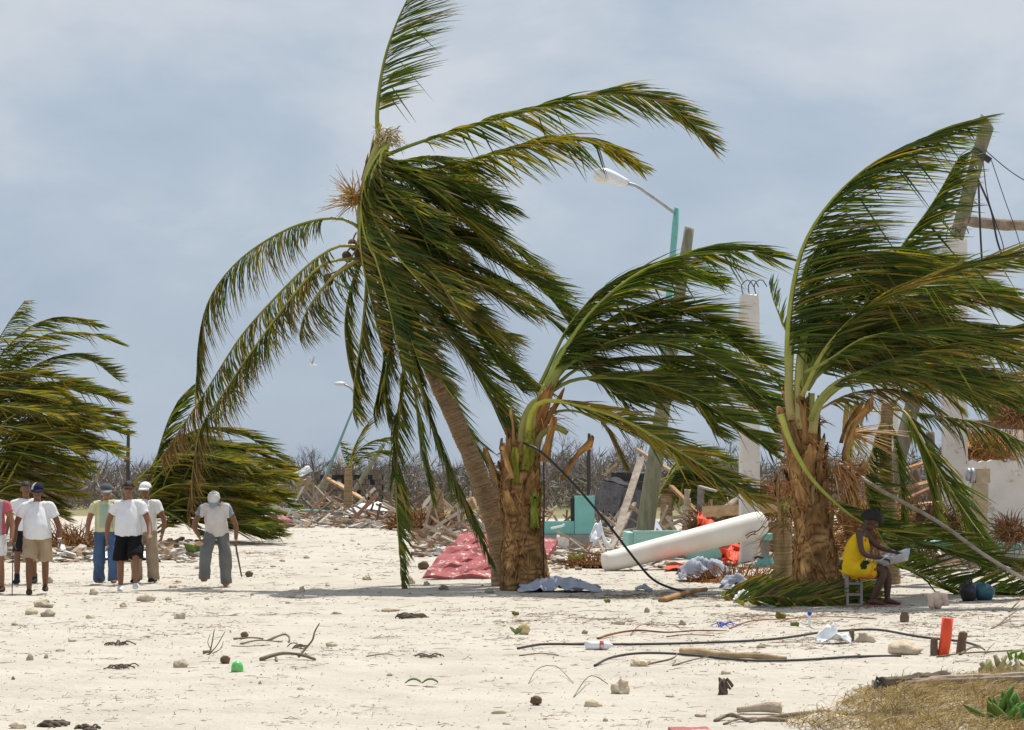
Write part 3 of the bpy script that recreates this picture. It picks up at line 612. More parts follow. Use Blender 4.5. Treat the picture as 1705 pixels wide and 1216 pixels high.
fpx(C, [(1340, 620), (1380, 600), (1450, 560), (1560, 560), (1740, 620)], YC - .6, -1.0, L=.9, W=(1, 0, -.45), roll=(0, 30), yel=.1, brn=.1, r0=.04, t0=.1, **kC)
fpx(C, [(1350, 690), (1420, 655), (1500, 650), (1560, 680)], YC + .8, .5, L=.75, W=(.8, 0, -.8), roll=(0, 0), yel=.15, brn=.6, r0=.035, t0=.15, stalk=(.3, .2, .08))
fpx(C, [(1313, 560), (1300, 530), (1288, 500), (1280, 470)], YC + .2, .3, L=.4, W=(.3, 0, .5), bend=(.1, .5), yel=.05, brn=.05, r0=.02, t0=.1, gap=.07)
fpx(C, [(1300, 690), (1318, 740), (1350, 795), (1392, 838), (1440, 872), (1520, 900)], YC - .35, -.3, L=.8, W=(1, 0, -.15), roll=(20, 20), yel=.05, brn=.03, r0=.055, t0=.55, stalk=(.38, .40, .07), bend=(.3, .85), gap=.032)

for i in range(6):
    x1 = random.uniform(1400, 1480); y1 = random.uniform(480, 600); xe = random.uniform(1540, 1680); yt = y1 - random.uniform(-40, 60)
    fpx(C, [(1338, 650), ((1338 + x1) / 2, (650 + y1) / 2 - 25), (x1, y1), ((x1 + xe) / 2, yt - 10), (xe, yt + random.uniform(0, 60))], YC, random.uniform(1.8, 3.4), L=random.uniform(1.0, 1.3), W=(1, 0, random.uniform(-.5, -.1)), roll=(random.uniform(30, 80), random.uniform(30, 80)), yel=.08, brn=.1, r0=.042, t0=.15, stalk=(.18, .22, .04), **kC)
for i in range(5):
    x1 = random.uniform(1340, 1420); y1 = random.uniform(420, 600); xe = random.uniform(1480, 1660); yt = y1 - random.uniform(-60, 90)
    fpx(C, [(1335, 650), (x1, y1), ((x1 + xe) / 2, yt - 10), (xe, yt + random.uniform(-20, 60))], YC, random.uniform(-.6, 2.2), L=random.uniform(1.0, 1.35), W=(1, 0, random.uniform(-.4, 0)), roll=(random.uniform(0, 40), random.uniform(10, 50)), yel=.07, brn=.08, r0=.042, t0=.15, stalk=(.18, .22, .04), **kC)
# --- thin palm behind the woman, mostly a curtain of hanging leaves
YD = 38.0
Dp = empty('thin_palm', GY(1478, YD), 'slim palm behind the seated woman with green blades and dry stalks hanging down', 'palm tree')
ringed_trunk(Dp, [GY(1482, YD) - V(0, 0, .1), P(1480, 850, YD), P(1474, 760, YD), P(1478, 672, YD)], [.2, .14, .12, .11])
for px_, D_, kk in (
    ([(1480, 680), (1510, 690), (1555, 770), (1605, 850), (1645, 905)], -2.0, dict(L=1.0, W=(.55, 0, -1), roll=(45, 45), yel=.08, brn=.02, r0=.04, stalk=(.36, .30, .05))),
    ([(1480, 680), (1540, 690), (1630, 705), (1700, 735), (1750, 780)], -1.0, dict(L=.9, W=(.45, 0, -1), yel=.1, brn=.12, r0=.04)),
    ([(1478, 680), (1490, 740), (1500, 820), (1505, 900)], -1.0, dict(L=.6, W=(.35, 0, -1), yel=.1, brn=.1, r0=.03)),
    ([(1478, 680), (1455, 740), (1448, 820), (1462, 890)], -.8, dict(L=.65, W=(.4, 0, -1), yel=.25, brn=.1, r0=.03)),
    ([(1478, 680), (1520, 720), (1545, 800), (1560, 880)], .5, dict(L=.75, W=(.4, 0, -1), yel=.06, brn=.1, r0=.03)),
    ([(1475, 685), (1430, 690), (1412, 740), (1415, 800), (1432, 850)], -.8, dict(L=.55, W=(.3, 0, -1), yel=.5, brn=.2, r0=.03, stalk=(.5, .38, .1))),
    ([(1480, 675), (1540, 640), (1620, 620), (1690, 640), (1750, 680)], .5, dict(L=.9, W=(.8, 0, -.6), yel=.1, brn=.3, r0=.035)),
    ([(1480, 675), (1520, 650), (1560, 650), (1600, 680)], -.5, dict(L=.6, W=(.6, 0, -.8), yel=.1, brn=.8, r0=.03)),
    ([(1478, 690), (1440, 800), (1470, 900), (1530, 940)], -1.6, dict(L=.8, W=(1, 0, -.1), yel=.05, brn=.05, r0=.03))):
    fpx(Dp, px_, YD, D_, bend=(.3, .85), t0=.15, gap=.038, **kk)
dryst = MB()
for i in range(26):
    d = Vector((random.uniform(.4, 1), random.uniform(-.3, .3), random.uniform(-.35, .25))).normalized(); p = P(1405, 722, YD - 2); l = random.uniform(.5, 1.1); k = random.uniform(.7, 1.2)
    dryst.tube([p, p + d * l * .5 + V(0, 0, .04), p + d * l], [.012, .009, .004], 4, tuple(x * k for x in (.50, .28, .08)))
for i in range(18):
    p = P(1415 + random.uniform(-8, 14), 665 + random.uniform(0, 20), YD - 2); l = random.uniform(.6, 1.3); k = random.uniform(.8, 1.3)
    dryst.tube([p, p + V(-.05, 0, -l * .5), p + V(random.uniform(-.2, .4), 0, -l)], [.02, .016, .006], 4, tuple(x * k for x in (.55, .40, .13)))
tag(dryst.build('dry_flower_stalks', M['rachis'], Dp), kind='stuff')

# --- stump beside the shaggy palm
st = empty('palm_stump', G(1306, 985), 'slim brown palm stump left of the shaggy palm, weeds on its broken top', 'stump')
ringed_trunk(st, [G(1304, 985) - V(0, 0, .15), P(1304, 930, 34.8), P(1302, 868, 34.8)], [.22, .15, .145], mat='boot')
fibre_tuft(st, P(1304, 866, 34.8), (0, 0, .3), 70, .45, .14, 'frayed_top', col=(.8, .75, .5), droop=.8)
fibre_tuft(st, P(1304, 850, 34.7), (0, 0, 1), 14, .5, .05, 'shoot', col=(.6, .9, .2), droop=.2)

# --- windblown palms on the left
def bush_palm(tree, fr, Y, L=1.1, gap=.06, yel=.2, brn=.14, w=.065):
    for px_, D_, kk in fr:
        k = dict(L=L, W=(1, random.uniform(-.2, .2), random.uniform(-.4, -.1)), bend=(.35, .9), roll=(random.uniform(-20, 20), random.uniform(0, 60)), yel=yel, brn=brn, r0=.055, t0=.12, gap=gap, width=w, seg=3, stalk=(.30, .30, .05), jw=.16, coh=.3)
        k.update(kk); fpx(tree, px_, Y, D_, **k)
random.seed(77)
YE = 66.0
E = empty('windswept_palm', GY(-70, YE), 'large windswept palm at the left edge, leaves streaming right behind the walking group', 'palm tree')
ringed_trunk(E, [GY(-80, YE) - V(0, 0, .1), P(-70, 840, YE), P(-50, 720, YE)], [.4, .3, .25])
fe = [([(-50, 720), (-30, 620), (10, 545), (42, 500)], -1, dict(yel=.3)), ([(-50, 720), (-10, 610), (50, 545), (110, 530), (165, 545)], -1, {}), ([(-50, 720), (0, 620), (70, 560), (140, 555), (200, 572)], .5, {}),
    ([(-40, 740), (20, 640), (90, 595), (150, 600), (195, 632)], -2, dict(yel=.1)), ([(-50, 720), (-20, 640), (40, 590), (100, 575)], 1, {})]
for i in range(48):
    y0 = random.uniform(690, 890); x0 = random.uniform(-90, 10); ln = random.uniform(150, 240); up = random.uniform(10, 75) * (1 if y0 > 760 else .7)
    xe = min(x0 + ln, random.uniform(150, 222)) if y0 < 840 else min(x0 + ln, random.uniform(90, 170)); ye = y0 + random.uniform(-70, -5)
    yt = max(605 + (xe > 120) * 30, ye)
    fe.append(([(x0, y0), (x0 + (xe - x0) * .3, yt - up * .6), (x0 + (xe - x0) * .65, yt - up * .55), (xe, yt)], random.uniform(-4, 3), dict(yel=random.uniform(.2, .5), brn=random.uniform(.08, .3))))
bush_palm(E, fe, YE)
Fp = empty('low_windswept_palm', GY(235, YE), 'low windswept palm behind the stooping man, leaves fanned to the right', 'palm tree')
ringed_trunk(Fp, [GY(236, YE) - V(0, 0, .1), P(236, 880, YE), P(240, 850, YE)], [.4, .3, .28])
ff = [([(240, 850), (262, 760), (285, 690), (316, 648)], 1, dict(W=(.8, 0, .4), yel=.05)), ([(240, 850), (270, 760), (330, 715), (400, 722), (478, 770)], 0, {}), ([(240, 850), (290, 770), (360, 740), (430, 755), (488, 800)], -1, {}),
    ([(240, 860), (300, 800), (380, 790), (440, 810), (490, 848)], -1, {}), ([(240, 860), (270, 850), (320, 880), (360, 915)], -2, dict(L=.7)), ([(240, 860), (310, 840), (390, 840), (460, 880)], -1.5, {})]
for i in range(46):
    y0 = random.uniform(800, 890); x0 = random.uniform(205, 290); xe = random.uniform(380, 488); s = random.random(); yt = 735 + s * 150 + (xe - 400) * .25; up = random.uniform(5, 40)
    ff.append(([(x0, y0), (x0 + (xe - x0) * .3, min(y0 - 8, yt - up * .4)), (x0 + (xe - x0) * .65, yt - up * .5), (xe, yt)], random.uniform(-4, 3), dict(yel=random.uniform(.2, .55), brn=random.uniform(.05, .25))))
bush_palm(Fp, ff, YE)
# --- small palms farther back
Gp = empty('distant_palm', GY(585, 120), 'small ragged palm far off behind the leaning lamp posts', 'palm tree')
ringed_trunk(Gp, [GY(580, 120), P(580, 810, 120), P(580, 780, 120)], [.3, .25, .2])
bush_palm(Gp, [([(580, 780), (590, 745), (603, 720), (618, 700)], 0, dict(W=(.8, 0, .5))), ([(580, 780), (595, 752), (620, 735), (650, 730)], -1, {}), ([(580, 782), (600, 762), (630, 752), (660, 760)], 1, {}), ([(580, 780), (570, 755), (566, 735)], 1, {})], 120, gap=.10, w=.1)
Hp = empty('background_palm', GY(1115, 76), 'dark green palm clump behind the mint wall and broken posts', 'palm tree')
ringed_trunk(Hp, [GY(1110, 76), P(1110, 830, 76), P(1112, 800, 76)], [.25, .22, .2])
fh = []
for i in range(24):
    y0 = random.uniform(800, 850); x0 = random.uniform(1085, 1130); xe = random.uniform(1150, 1230); yt = random.uniform(765, 850)
    fh.append(([(x0, y0), (x0 + (xe - x0) * .35, yt - 22), (x0 + (xe - x0) * .7, yt - 15), (xe, yt)], random.uniform(-3, 3), dict(yel=random.uniform(.02, .2), brn=.08)))
bush_palm(Hp, fh, 76)
Ip = empty('edge_palm', GY(1660, 56), 'palm crown behind the white wall at the right edge', 'palm tree')
ringed_trunk(Ip, [GY(1655, 56), P(1655, 760, 56), P(1650, 700, 56)], [.25, .22, .2])
fi = [([(1650, 700), (1640 + random.uniform(-30, 60), 640 + random.uniform(-20, 40)), (1680 + random.uniform(-40, 40), 620 + random.uniform(-20, 60)), (1730, 640 + random.uniform(-40, 90))], random.uniform(-2, 2), dict(yel=.2, brn=.3)) for i in range(9)]
bush_palm(Ip, fi, 56)
# --- leaf lying on the sand under the woman's side
lf = empty('fallen_frond', G(1500, 975), 'green palm leaf lying on the sand right of the seated woman', 'palm leaf')
frond(lf, [P(1468, 930, 34.2), P(1500, 940, 34), P(1545, 962, 33.9), P(1600, 980, 33.9), P(1740, 990, 33.9)], L=.8, W=(1, .15, .08), bend=(.2, .8), roll=(50, 50), yel=.04, brn=.02, r0=.03, t0=.02, gap=.032, ang=(20, 55))
frond(lf, [P(1475, 905, 33.2), P(1540, 905, 33.4), P(1620, 925, 33.6), P(1740, 950, 34)], L=.8, W=(1, .15, -.1), bend=(.2, .8), roll=(30, 30), yel=.04, brn=.05, r0=.025, t0=.02, gap=.035)
frond(lf, [P(1470, 890, 34), P(1520, 880, 34), P(1580, 900, 34), P(1640, 950, 34)], L=.8, W=(1, .1, -.2), bend=(.2, .8), roll=(30, 30), yel=.04, brn=.05, r0=.025, t0=.02, gap=.035)
hp = empty('frond_heap', G(1280, 990), 'heap of flattened palm leaves at the foot of the shaggy palm', 'palm leaf')
for i in range(20):
    x0 = random.uniform(1185, 1345); y0 = random.uniform(982, 1007); Y_ = H * F / (y0 - HY); ln = random.uniform(.6, 1.2); a = random.uniform(-.4, .4)
    s = GY(x0, Y_) + V(0, 0, .05)
    frond(hp, [s, s + V(ln * .5, a, .10), s + V(ln, a * 1.5, .02)], L=.5, W=(1, random.uniform(-.6, .6), -.1), bend=(.2, .6), roll=(80, 90), yel=.2, brn=.35, r0=.016, t0=.02, gap=.04)
M['farpole'] = solid('greyish_teal_paint', (.26, .42, .42), (.20, .33, .34), .6, 3, .1, 20, .3)  # greyer teal for the distant street lamp
# ------------------------------------------------------------------ columns, poles, walls, wreckage
random.seed(101)
def column(px0, px1, ytop, Y, label, rebar=True, top_rough=True, zbase=None, lean=0):
    base = GY((px0 + px1) / 2, Y); w = (px1 - px0) / F * Y; top = P((px0 + px1) / 2 + lean, ytop, Y)
    root = empty('concrete_column', base, label, 'column', 'standing concrete columns')
    n = 14; mb = MB(); pts = [base.lerp(top, i / (n - 1)) - V(0, 0, .1 if i == 0 else 0) for i in range(n)]
    ring = 16
    for i, p in enumerate(pts):
        for k in range(ring):
            a = 2 * math.pi * (k + .5) / ring; c, s = math.cos(a), math.sin(a); e = .28
            q = V(math.copysign(abs(c) ** e, c), math.copysign(abs(s) ** e, s), 0) * (w / 2)
            z = 0
            if i == n - 1 and top_rough: z = random.uniform(-.10, .06); q *= random.uniform(.82, .98)
            mb.vert(p + q + V(0, 0, z))
    mb.f = [(i * ring + k, i * ring + (k + 1) % ring, (i + 1) * ring + (k + 1) % ring, (i + 1) * ring + k) for i in range(n - 1) for k in range(ring)] + [tuple((n - 1) * ring + k for k in range(ring))]
    mb.build('shaft', M['white_conc'], root)
    if rebar:
        for dx in (-.3, 0, .32):
            q = top + V(dx * w, random.uniform(-.1, .1), -.05); hk = random.uniform(.1, .3)
            MB().tube(spline([q, q + V(random.uniform(-.04, .04), 0, .22), q + V(hk * .5, 0, .34), q + V(hk, 0, .18)], 9), .012, 5).build('rebar', M['wire'], root)
    return root
column(1231, 1264, 488, 48, 'white concrete column with bent rebar on top, left of the shaggy palm')
column(1570, 1609, 398, 49, 'tall white concrete column beside the leaning timber pole')
column(1464, 1494, 640, 55, 'white concrete column half hidden behind the hanging leaves', False)
column(1697, 1735, 560, 58, 'white concrete column cut by the right edge above the thatch', False)
# fallen column
fc = empty('fallen_column', G(1010, 952), 'fallen white round-cornered column propped at a slant on wreckage', 'column')
a, b = P(1008, 937, 44.0), P(1270, 872, 45.2); d = (b - a); w = 45 / F * 44.5
ring = 20; prof = [(-.012, .62), (-.004, .9), (.012, .99), (.05, 1), (.3, 1.0), (.6, 1.0), (.9, 1.0), (.965, .99), (.992, .93), (1.004, .72)]
t = d.normalized(); sx = V(0, 1, 0) - t * t.y; sx.normalize(); sy = t.cross(sx); mb = MB()
for u, s in prof:
    for k in range(ring):
        an = 2 * math.pi * (k + .5) / ring; c_, s_ = math.cos(an), math.sin(an); e = .88
        mb.vert(a + d * u + (sx * math.copysign(abs(c_) ** e, c_) + sy * math.copysign(abs(s_) ** e, s_)) * w / 2 * s * (.74 + .28 * u))
mb.f = [(i * ring + k, i * ring + (k + 1) % ring, (i + 1) * ring + (k + 1) % ring, (i + 1) * ring + k) for i in range(len(prof) - 1) for k in range(ring)] + [tuple(reversed(range(ring))), tuple((len(prof) - 1) * ring + k for k in range(ring))]
mb.build('shaft', M['white_col'], fc, smooth=True)
for q in ([(1241, 893), (1248, 888), (1258, 884)], [(1255, 888), (1264, 882), (1272, 876), (1274, 879)], [(1243, 896), (1252, 890), (1259, 890)]):
    MB().tube(spline([P(x, y, 44.72) for x, y in q], 6), .012, 5).build('rebar', M['coconut'], fc)

# poles
def pole(name, p_top, p_bot, r0, r1, mat, label, cat, col=(1, 1, 1), cut=.0):
    root = empty(name, Vector((p_bot.x, p_bot.y, gz(p_bot.x, p_bot.y))), label, cat); n = 16
    mb = MB().tube([p_bot.lerp(p_top, i / (n - 1)) for i in range(n)], [r1 + (r0 - r1) * i / (n - 1) for i in range(n)], 14, col, noise_amp=.05, nscale=2)
    if cut:
        for k in range(14):
            x, y, z = mb.v[(n - 1) * 14 + k]; mb.v[(n - 1) * 14 + k] = (x, y, z - cut * (x - p_top.x) / r0)
    mb.build('shaft', M[mat], root, smooth=True); return root
up = pole('utility_pole', P(1644, 203, 50), P(1451, 936, 50), .155, .19, 'pole', 'leaning grey timber pole with slant-cut top and dangling wires', 'pole', (1.2, 1.2, 1.15), cut=.14)
MB().box(P(1634, 258, 49.8), (.5, .12, .12), Matrix.Rotation(.6, 3, 'Y')).build('bracket', M['wire'], up)
MB().tube(spline([P(1624, 282, 49.8), P(1622, 276, 49.78), P(1627, 275, 49.78), P(1628, 282, 49.8)], 8), .012, 5).build('hook', M['plastic_white'], up)
xb = MB().tube(spline([P(1606, 368, 49.6), P(1650, 373, 49.6), P(1720, 376, 49.6), P(1800, 380, 49.6)], 12), [.10, .125, .13, .13, .135, .13, .13, .13, .13, .13, .13, .13], 12, (1.1, 1, .9), noise_amp=.08).build('crossbeam_log', M['wood_grey'], origin=P(1700, 376, 49.6), smooth=True)
tag(xb, 'grey round log lashed level across the leaning pole', 'log')
def wire(px_, Y, r, label, name='wire', mat='wire'):
    o = MB().tube(spline([P(x, y, Y) for x, y in px_], 24), r, 5).build(name, M[mat], origin=P(px_[0][0], px_[0][1], Y), smooth=True)
    return tag(o, label, 'wire', 'loose wires on the leaning pole')
wire([(1640, 250), (1675, 280), (1705, 300), (1760, 330)], 49.7, .012, 'thin wire running from the leaning pole out at the right edge')
wire([(1636, 262), (1645, 330), (1668, 400), (1672, 424)], 49.4, .012, 'thin wire dangling in a shallow bow to the right of the pole')
wire([(1629, 300), (1632, 380), (1637, 470)], 49.4, .024, 'straight thick black wire hanging beside the pole')
wire([(1629, 300), (1650, 350), (1660, 400), (1674, 440)], 49.4, .024, 'curved thick black wire hanging beside the pole')
wire([(1622, 320), (1618, 350), (1612, 372)], 49.4, .010, 'short thin wire from the pole down to the log')
wire([(1650, 265), (1672, 330), (1690, 380), (1705, 430)], 49.4, .010, 'thin wire slanting down past the log to the right edge')
wp = pole('broken_pole', P(1148, 380, 53), P(1066, 935, 53), .12, .235, 'pole', 'leaning grey-green wooden pole with sawn top above the mint wall', 'pole', (1.25, 1.28, 1.15), cut=.02)
# street lamps
lp = pole('street_lamp', P(1127, 346, 58), P(1077, 918, 58), .085, .11, 'tealpole', 'teal street lamp with long curved arm and white head', 'street lamp')
arm = spline([P(1122, 354, 57.9), P(1098, 336, 57.9), P(1072, 318, 57.9), P(1058, 309, 57.9), P(1042, 305, 57.9)], 12)
MB().tube(arm, .045, 8).build('arm', M['galv'], lp, smooth=True)
hd = MB(); hp_ = spline([P(1046, 306, 57.9), P(1030, 300, 57.9), P(1012, 293, 57.9), P(996, 288, 57.9), P(989, 289, 57.9)], 10)
hd.tube(hp_, [.10, .12, .14, .155, .17, .18, .185, .17, .13, .05], 14).build('lamp_head', M['tin'], lp, smooth=True)
MB().ball(P(1000, 297, 57.85), (.20, .14, .12), 8, 12, rot=Matrix.Rotation(.35, 3, 'Y')).build('lamp_glass', M['white_col'], lp, smooth=True)
l2 = pole('street_lamp', P(589, 678, 135), P(519, 852, 135), .06, .13, 'farpole', 'distant leaning teal street lamp left of the crossed planks', 'street lamp')
MB().tube(spline([P(589, 678, 135), P(591, 660, 135), P(584, 646, 135), P(572, 640, 135)], 10), .06, 6).build('arm', M['galv'], l2, smooth=True)
MB().ball(P(566, 639, 135), (.35, .2, .13), 7, 10).build('lamp_head', M['tin'], l2, smooth=True)
MB().tube([P(519, 852, 134.8), P(534, 818, 134.8), P(548, 790, 134.8)], [.33, .27, .24], 10, (1.3, 1.2, 1.1)).build('wrapped_base', M['wood_grey'], l2)
l3 = pole('tilted_post', P(640, 738, 132), P(572, 846, 132), .12, .17, 'pole', 'distant tilted post with a dark red lower end', 'post', (1.6, 1.7, 1.6))
MB().tube([P(572, 847, 131.8), P(588, 815, 131.8)], .2, 10).build('red_base', M['red_slab'], l3)

# low walls
w1 = empty('mint_wall', GY(1105, 50), 'low mint green wall end behind the fallen white column', 'wall')
zt = P(0, 886, 50).z; x0 = P(1056, 0, 50).x; x1 = P(1225, 0, 50).x
MB().box(((x0 + x1) / 2, 50.1, zt / 2 - .1), (x1 - x0, .2, zt + .2 - .04)).build('front_panel', M['mint'], w1, bevel=.012)
MB().box(((x0 + x1) / 2, 50.12, zt), (x1 - x0 + .05, .28, .06)).build('coping', M['mint'], w1, bevel=.012)
MB().box((x0 - .06, 51.2, zt / 2 - .1), (.16, 2.2, zt + .16)).build('side_panel', M['mint'], w1, bevel=.012)
w2 = empty('teal_ruin', GY(950, 60), 'broken teal wall with a tall pier and window gap on a grey footing', 'wall')
def pxbox(px0, py0, px1, py1, Y, dep):
    a, b = P(px0, py0, Y), P(px1, py1, Y); return ((a.x + b.x) / 2, Y + dep / 2, (a.z + b.z) / 2), (abs(b.x - a.x), dep, abs(a.z - b.z))
c_, s_ = pxbox(957, 826, 990, 890, 60, .5); MB().box(c_, s_).build('pier', M['teal'], w2, bevel=.012)
c_, s_ = pxbox(899, 868, 956.6, 890, 60.05, .3); MB().box(c_, s_).build('low_panel', M['teal'], w2, bevel=.012)
c_, s_ = pxbox(897, 890.3, 991, 918, 59.95, .7); MB().box(c_, s_).build('footing', M['conc'], w2, bevel=.02)
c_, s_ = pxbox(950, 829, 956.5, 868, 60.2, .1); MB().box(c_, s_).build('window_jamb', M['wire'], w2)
c_, s_ = pxbox(928, 895, 947, 915, 58.5, .4); o = MB().box(c_, s_, j=.02).build('loose_block', M['white_conc'], origin=c_, bevel=.012); tag(o, 'pale concrete block in front of the teal ruin', 'block')
# red slab: two leaning painted pieces
def plate(name, corners, thick, mat, label, cat, parent=None, n=8, bow=.02):
    A_, B_, C_, D_ = [Vector(c) for c in corners]; cen = (A_ + B_ + C_ + D_) / 4
    grid = [[A_.lerp(B_, j / n).lerp(D_.lerp(C_, j / n), i / n) + Vector((0, noise.noise((i * .6, j * .5, cen.x)) * bow * 2, noise.noise((i * .6, j * .5, cen.x + 5)) * bow)) for j in range(n + 1)] for i in range(n + 1)]
    o = MB().sheet(grid, thick).build(name, M[mat], parent, origin=None if parent else (cen.x, cen.y, 0))
    if label: tag(o, label, cat)
    return o
plate('red_slab', (P(771, 890, 41.4), P(838, 897, 41.6), P(842, 966, 40.0), P(702, 963, 39.6)), .07, 'red_slab', 'flaking pink-red slab propped like a tent left of the stout palm', 'slab', n=12, bow=.07)
plate('red_slab', (P(895, 902, 43.0), P(929, 905, 43.0), P(915, 930, 42.4), P(890, 934, 42.4)), .10, 'red_slab', 'pink-red slab corner showing right of the stout palm', 'slab')
# breeze-block pillar and white wall at right
ww = empty('white_wall', GY(1690, 47), 'white rendered wall in shade at the right edge', 'wall')
x0, x1 = P(1611, 0, 47).x, P(1790, 0, 47).x; zt = P(0, 768, 47).z
n = 24; grid = [[V(x0 + (x1 - x0) * j / n, 47, (zt + (noise.noise((j * .7, 3, 0)) * .10 if i == 1 else 0)) if i else -.1) for j in range(n + 1)] for i in range(2)]
MB().sheet([grid[1], grid[0]], .22).build('render_face', M['white_conc'], ww)
bp_ = empty('block_pillar', GY(1634, 45.5), 'tan breeze-block pillar in front of the white wall', 'pillar')
yb = 780
for i in range(7):
    h_ = 25.5; cx = 1634 + (3 if i == 0 else -1 + random.uniform(-1, 1)) ; c_, s_ = pxbox(cx - 12, yb, cx + 12, yb + h_ - 1.2, 45.3 + random.uniform(-.02, .02), .32); yb += h_
    if c_[2] + s_[2] / 2 < -.1: break
    MB().box(c_, s_, j=.006).build('block', M['block'], bp_, bevel=.015)
MB().tube([P(1609, 790, 45.4), P(1616, 790, 45.4)], .14, 14).build('conduit', M['galv'], bp_, smooth=True)
MB().tube([P(1615.5, 792, 45.4), P(1622, 792, 45.4)], .17, 14).build('coupling', M['galv'], bp_, smooth=True)

# dark collapsed shed
sh = empty('collapsed_shed', GY(1025, 82), 'collapsed dark shed roof slumped behind the teal ruin', 'shed')
def quad(a, b, c, d, th, name, mat, parent): return plate(name, (a, b, c, d), th, mat, None, None, parent, 6, .05)
quad(P(1002, 803, 82), P(1040, 812, 81.5), P(1022, 880, 80), P(975, 882, 80), .08, 'roof_panel', 'dark_thatch', sh)
quad(P(1004, 801, 82.2), P(1024, 797, 84), P(1062, 815, 84), P(1040, 811, 81.7), .08, 'roof_panel', 'dark_thatch', sh)
quad(P(1040, 813, 81.6), P(1064, 818, 83), P(1070, 880, 82), P(1024, 884, 80.2), .08, 'roof_panel', 'dark_thatch', sh)
c_, s_ = pxbox(1018, 787, 1082, 802, 84, .3); MB().box(c_, s_).build('lintel', M['dark_thatch'], sh)
c_, s_ = pxbox(1030, 802.5, 1090, 890, 85, .3); MB().box(c_, s_).build('back_wall', M['dark_thatch'], sh)
c_, s_ = pxbox(1052, 786, 1084, 788.5, 83.9, .1); MB().box(c_, s_).build('blue_trim', M['cloth_grey'], sh)
for i in range(9):
    x = 985 + i * 9; MB().beam(P(x, 806 + abs(i - 3) * 3, 81.3 - i * .1), P(x - 14 + i * 2, 878, 79.8), .05, .05).build('batten', M['wire'], sh)

# loose planks, posts and logs standing or lying in the wreckage
def plank(px0, py0, Y0, px1, py1, Y1, w, h, mat, label, cat='plank', col=(1, 1, 1), name='plank', round_=False):
    a, b = P(px0, py0, Y0), P(px1, py1, Y1); lo = a if a.z < b.z else b
    if round_: o = MB().tube(spline([a, (a + b) / 2 + jit(w * .3), b], 10), [w / 2 * random.uniform(.85, 1.1) for _ in range(10)], 9, col, noise_amp=.1, nscale=4).build(name, M[mat], origin=lo, smooth=True)
    else: o = MB().beam(a, b, w, h, col, random.uniform(-.3, .3), random.uniform(.85, 1), .008).build(name, M[mat], origin=lo)
    return tag(o, label, cat)
plank(1068, 762, 57, 1022, 905, 55, .20, .05, 'wood_grey', 'grey split board leaning against the grey-green pole, upper of two', col=(1.6, 1.55, 1.5))
plank(1055, 838, 56, 1018, 915, 54.5, .16, .05, 'wood_grey', 'grey split board leaning lower beside the first one', col=(1.5, 1.45, 1.4))
plank(1050, 842, 55.8, 1075, 862, 55.6, .12, .08, 'wood_tan', 'short tan cross-piece nailed between the pole and the split boards')
plank(1006, 792, 83, 1028, 772, 83, .10, .08, 'wood_tan', 'short tan batten sticking up from the dark shed', col=(1.2, 1.1, .9))
plank(1119, 785, 78, 1060, 748, 80, .12, .1, 'wood_tan', 'thin lath poking out behind the grey-green pole')
plank(1139, 892, 55, 1145, 815, 55, .15, .13, 'wood_grey', 'upright pale stake, left of two behind the mint wall', 'post', (1.6, 1.5, 1.35), 'stake', True)
plank(1150, 892, 55.2, 1146, 830, 55.2, .14, .13, 'wood_tan', 'upright tan stake leaning on the pale one', 'post', (1, .95, .85), 'stake', True)
plank(1166, 880, 56, 1167, 812, 56, .16, .14, 'wood_grey', 'dark upright stake behind the orange netting', 'post', (.9, .95, 1.05), 'stake')
plank(1164, 810, 56, 1193, 818, 55.6, .12, .05, 'wood_grey', 'splintered board nailed flat on top of the dark stake', col=(1.5, 1.5, 1.5))
plank(1183, 850, 57, 1183, 832, 57, .10, .10, 'wood_tan', 'short tan stake end right of the dark stake', 'post', (1.1, 1, .9), 'stake')
plank(1113, 863, 55.5, 1158, 859, 55.5, .12, .08, 'wood_grey', 'short level rail across the two stakes', col=(1.5, 1.35, 1.2))
plank(1117, 810, 58, 1162, 855, 55.5, .12, .08, 'wood_tan', 'brown slanting board running down to the orange netting', col=(.8, .65, .5))
plank(1170, 852, 49.5, 1320, 845, 49.5, .22, .2, 'wood_tan', 'long pale timber lying level above the fallen column', 'timber', (1.25, 1.15, 1), 'timber')
plank(1195, 857, 50, 1246, 822, 51, .20, .18, 'wood_grey', 'grey log slanting up onto the pale timber', 'log', (1.3, 1.2, 1.1), 'log', True)
plank(1240, 795, 50.5, 1295, 817, 50, .08, .05, 'wood_tan', 'thin brown lath lying across the thatch heap', col=(1, .75, .55))
plank(1270, 840, 50.8, 1350, 806, 50.8, .16, .12, 'wood_tan', 'red-brown plank half buried in the thatch heap', col=(.75, .47, .34))
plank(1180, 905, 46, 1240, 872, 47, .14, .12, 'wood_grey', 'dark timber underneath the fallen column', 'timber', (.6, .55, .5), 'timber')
plank(545, 797, 133, 612, 836, 130, .22, .12, 'wood_tan', 'long tan plank crossed over the tilted post far off', col=(1.4, 1.25, 1.05))
plank(560, 803, 133.5, 600, 828, 131, .20, .12, 'wood_grey', 'grey plank just under the long tan one far off', col=(1.5, 1.45, 1.4))
plank(563, 760, 134, 569, 778, 134, .18, .10, 'wood_tan', 'small yellowish board hanging by the distant street lamp', col=(1.7, 1.5, .9))
plank(522, 839, 131, 580, 841, 131, .22, .18, 'wood_tan', 'level timber at the foot of the distant lamp', 'timber', (1.3, 1.1, 1), 'timber')
plank(610, 868, 108, 622, 838, 108, .13, .13, 'wood_grey', 'dark stake beside the heap of white sheets', 'post', (.5, .45, .4), 'stake', True)
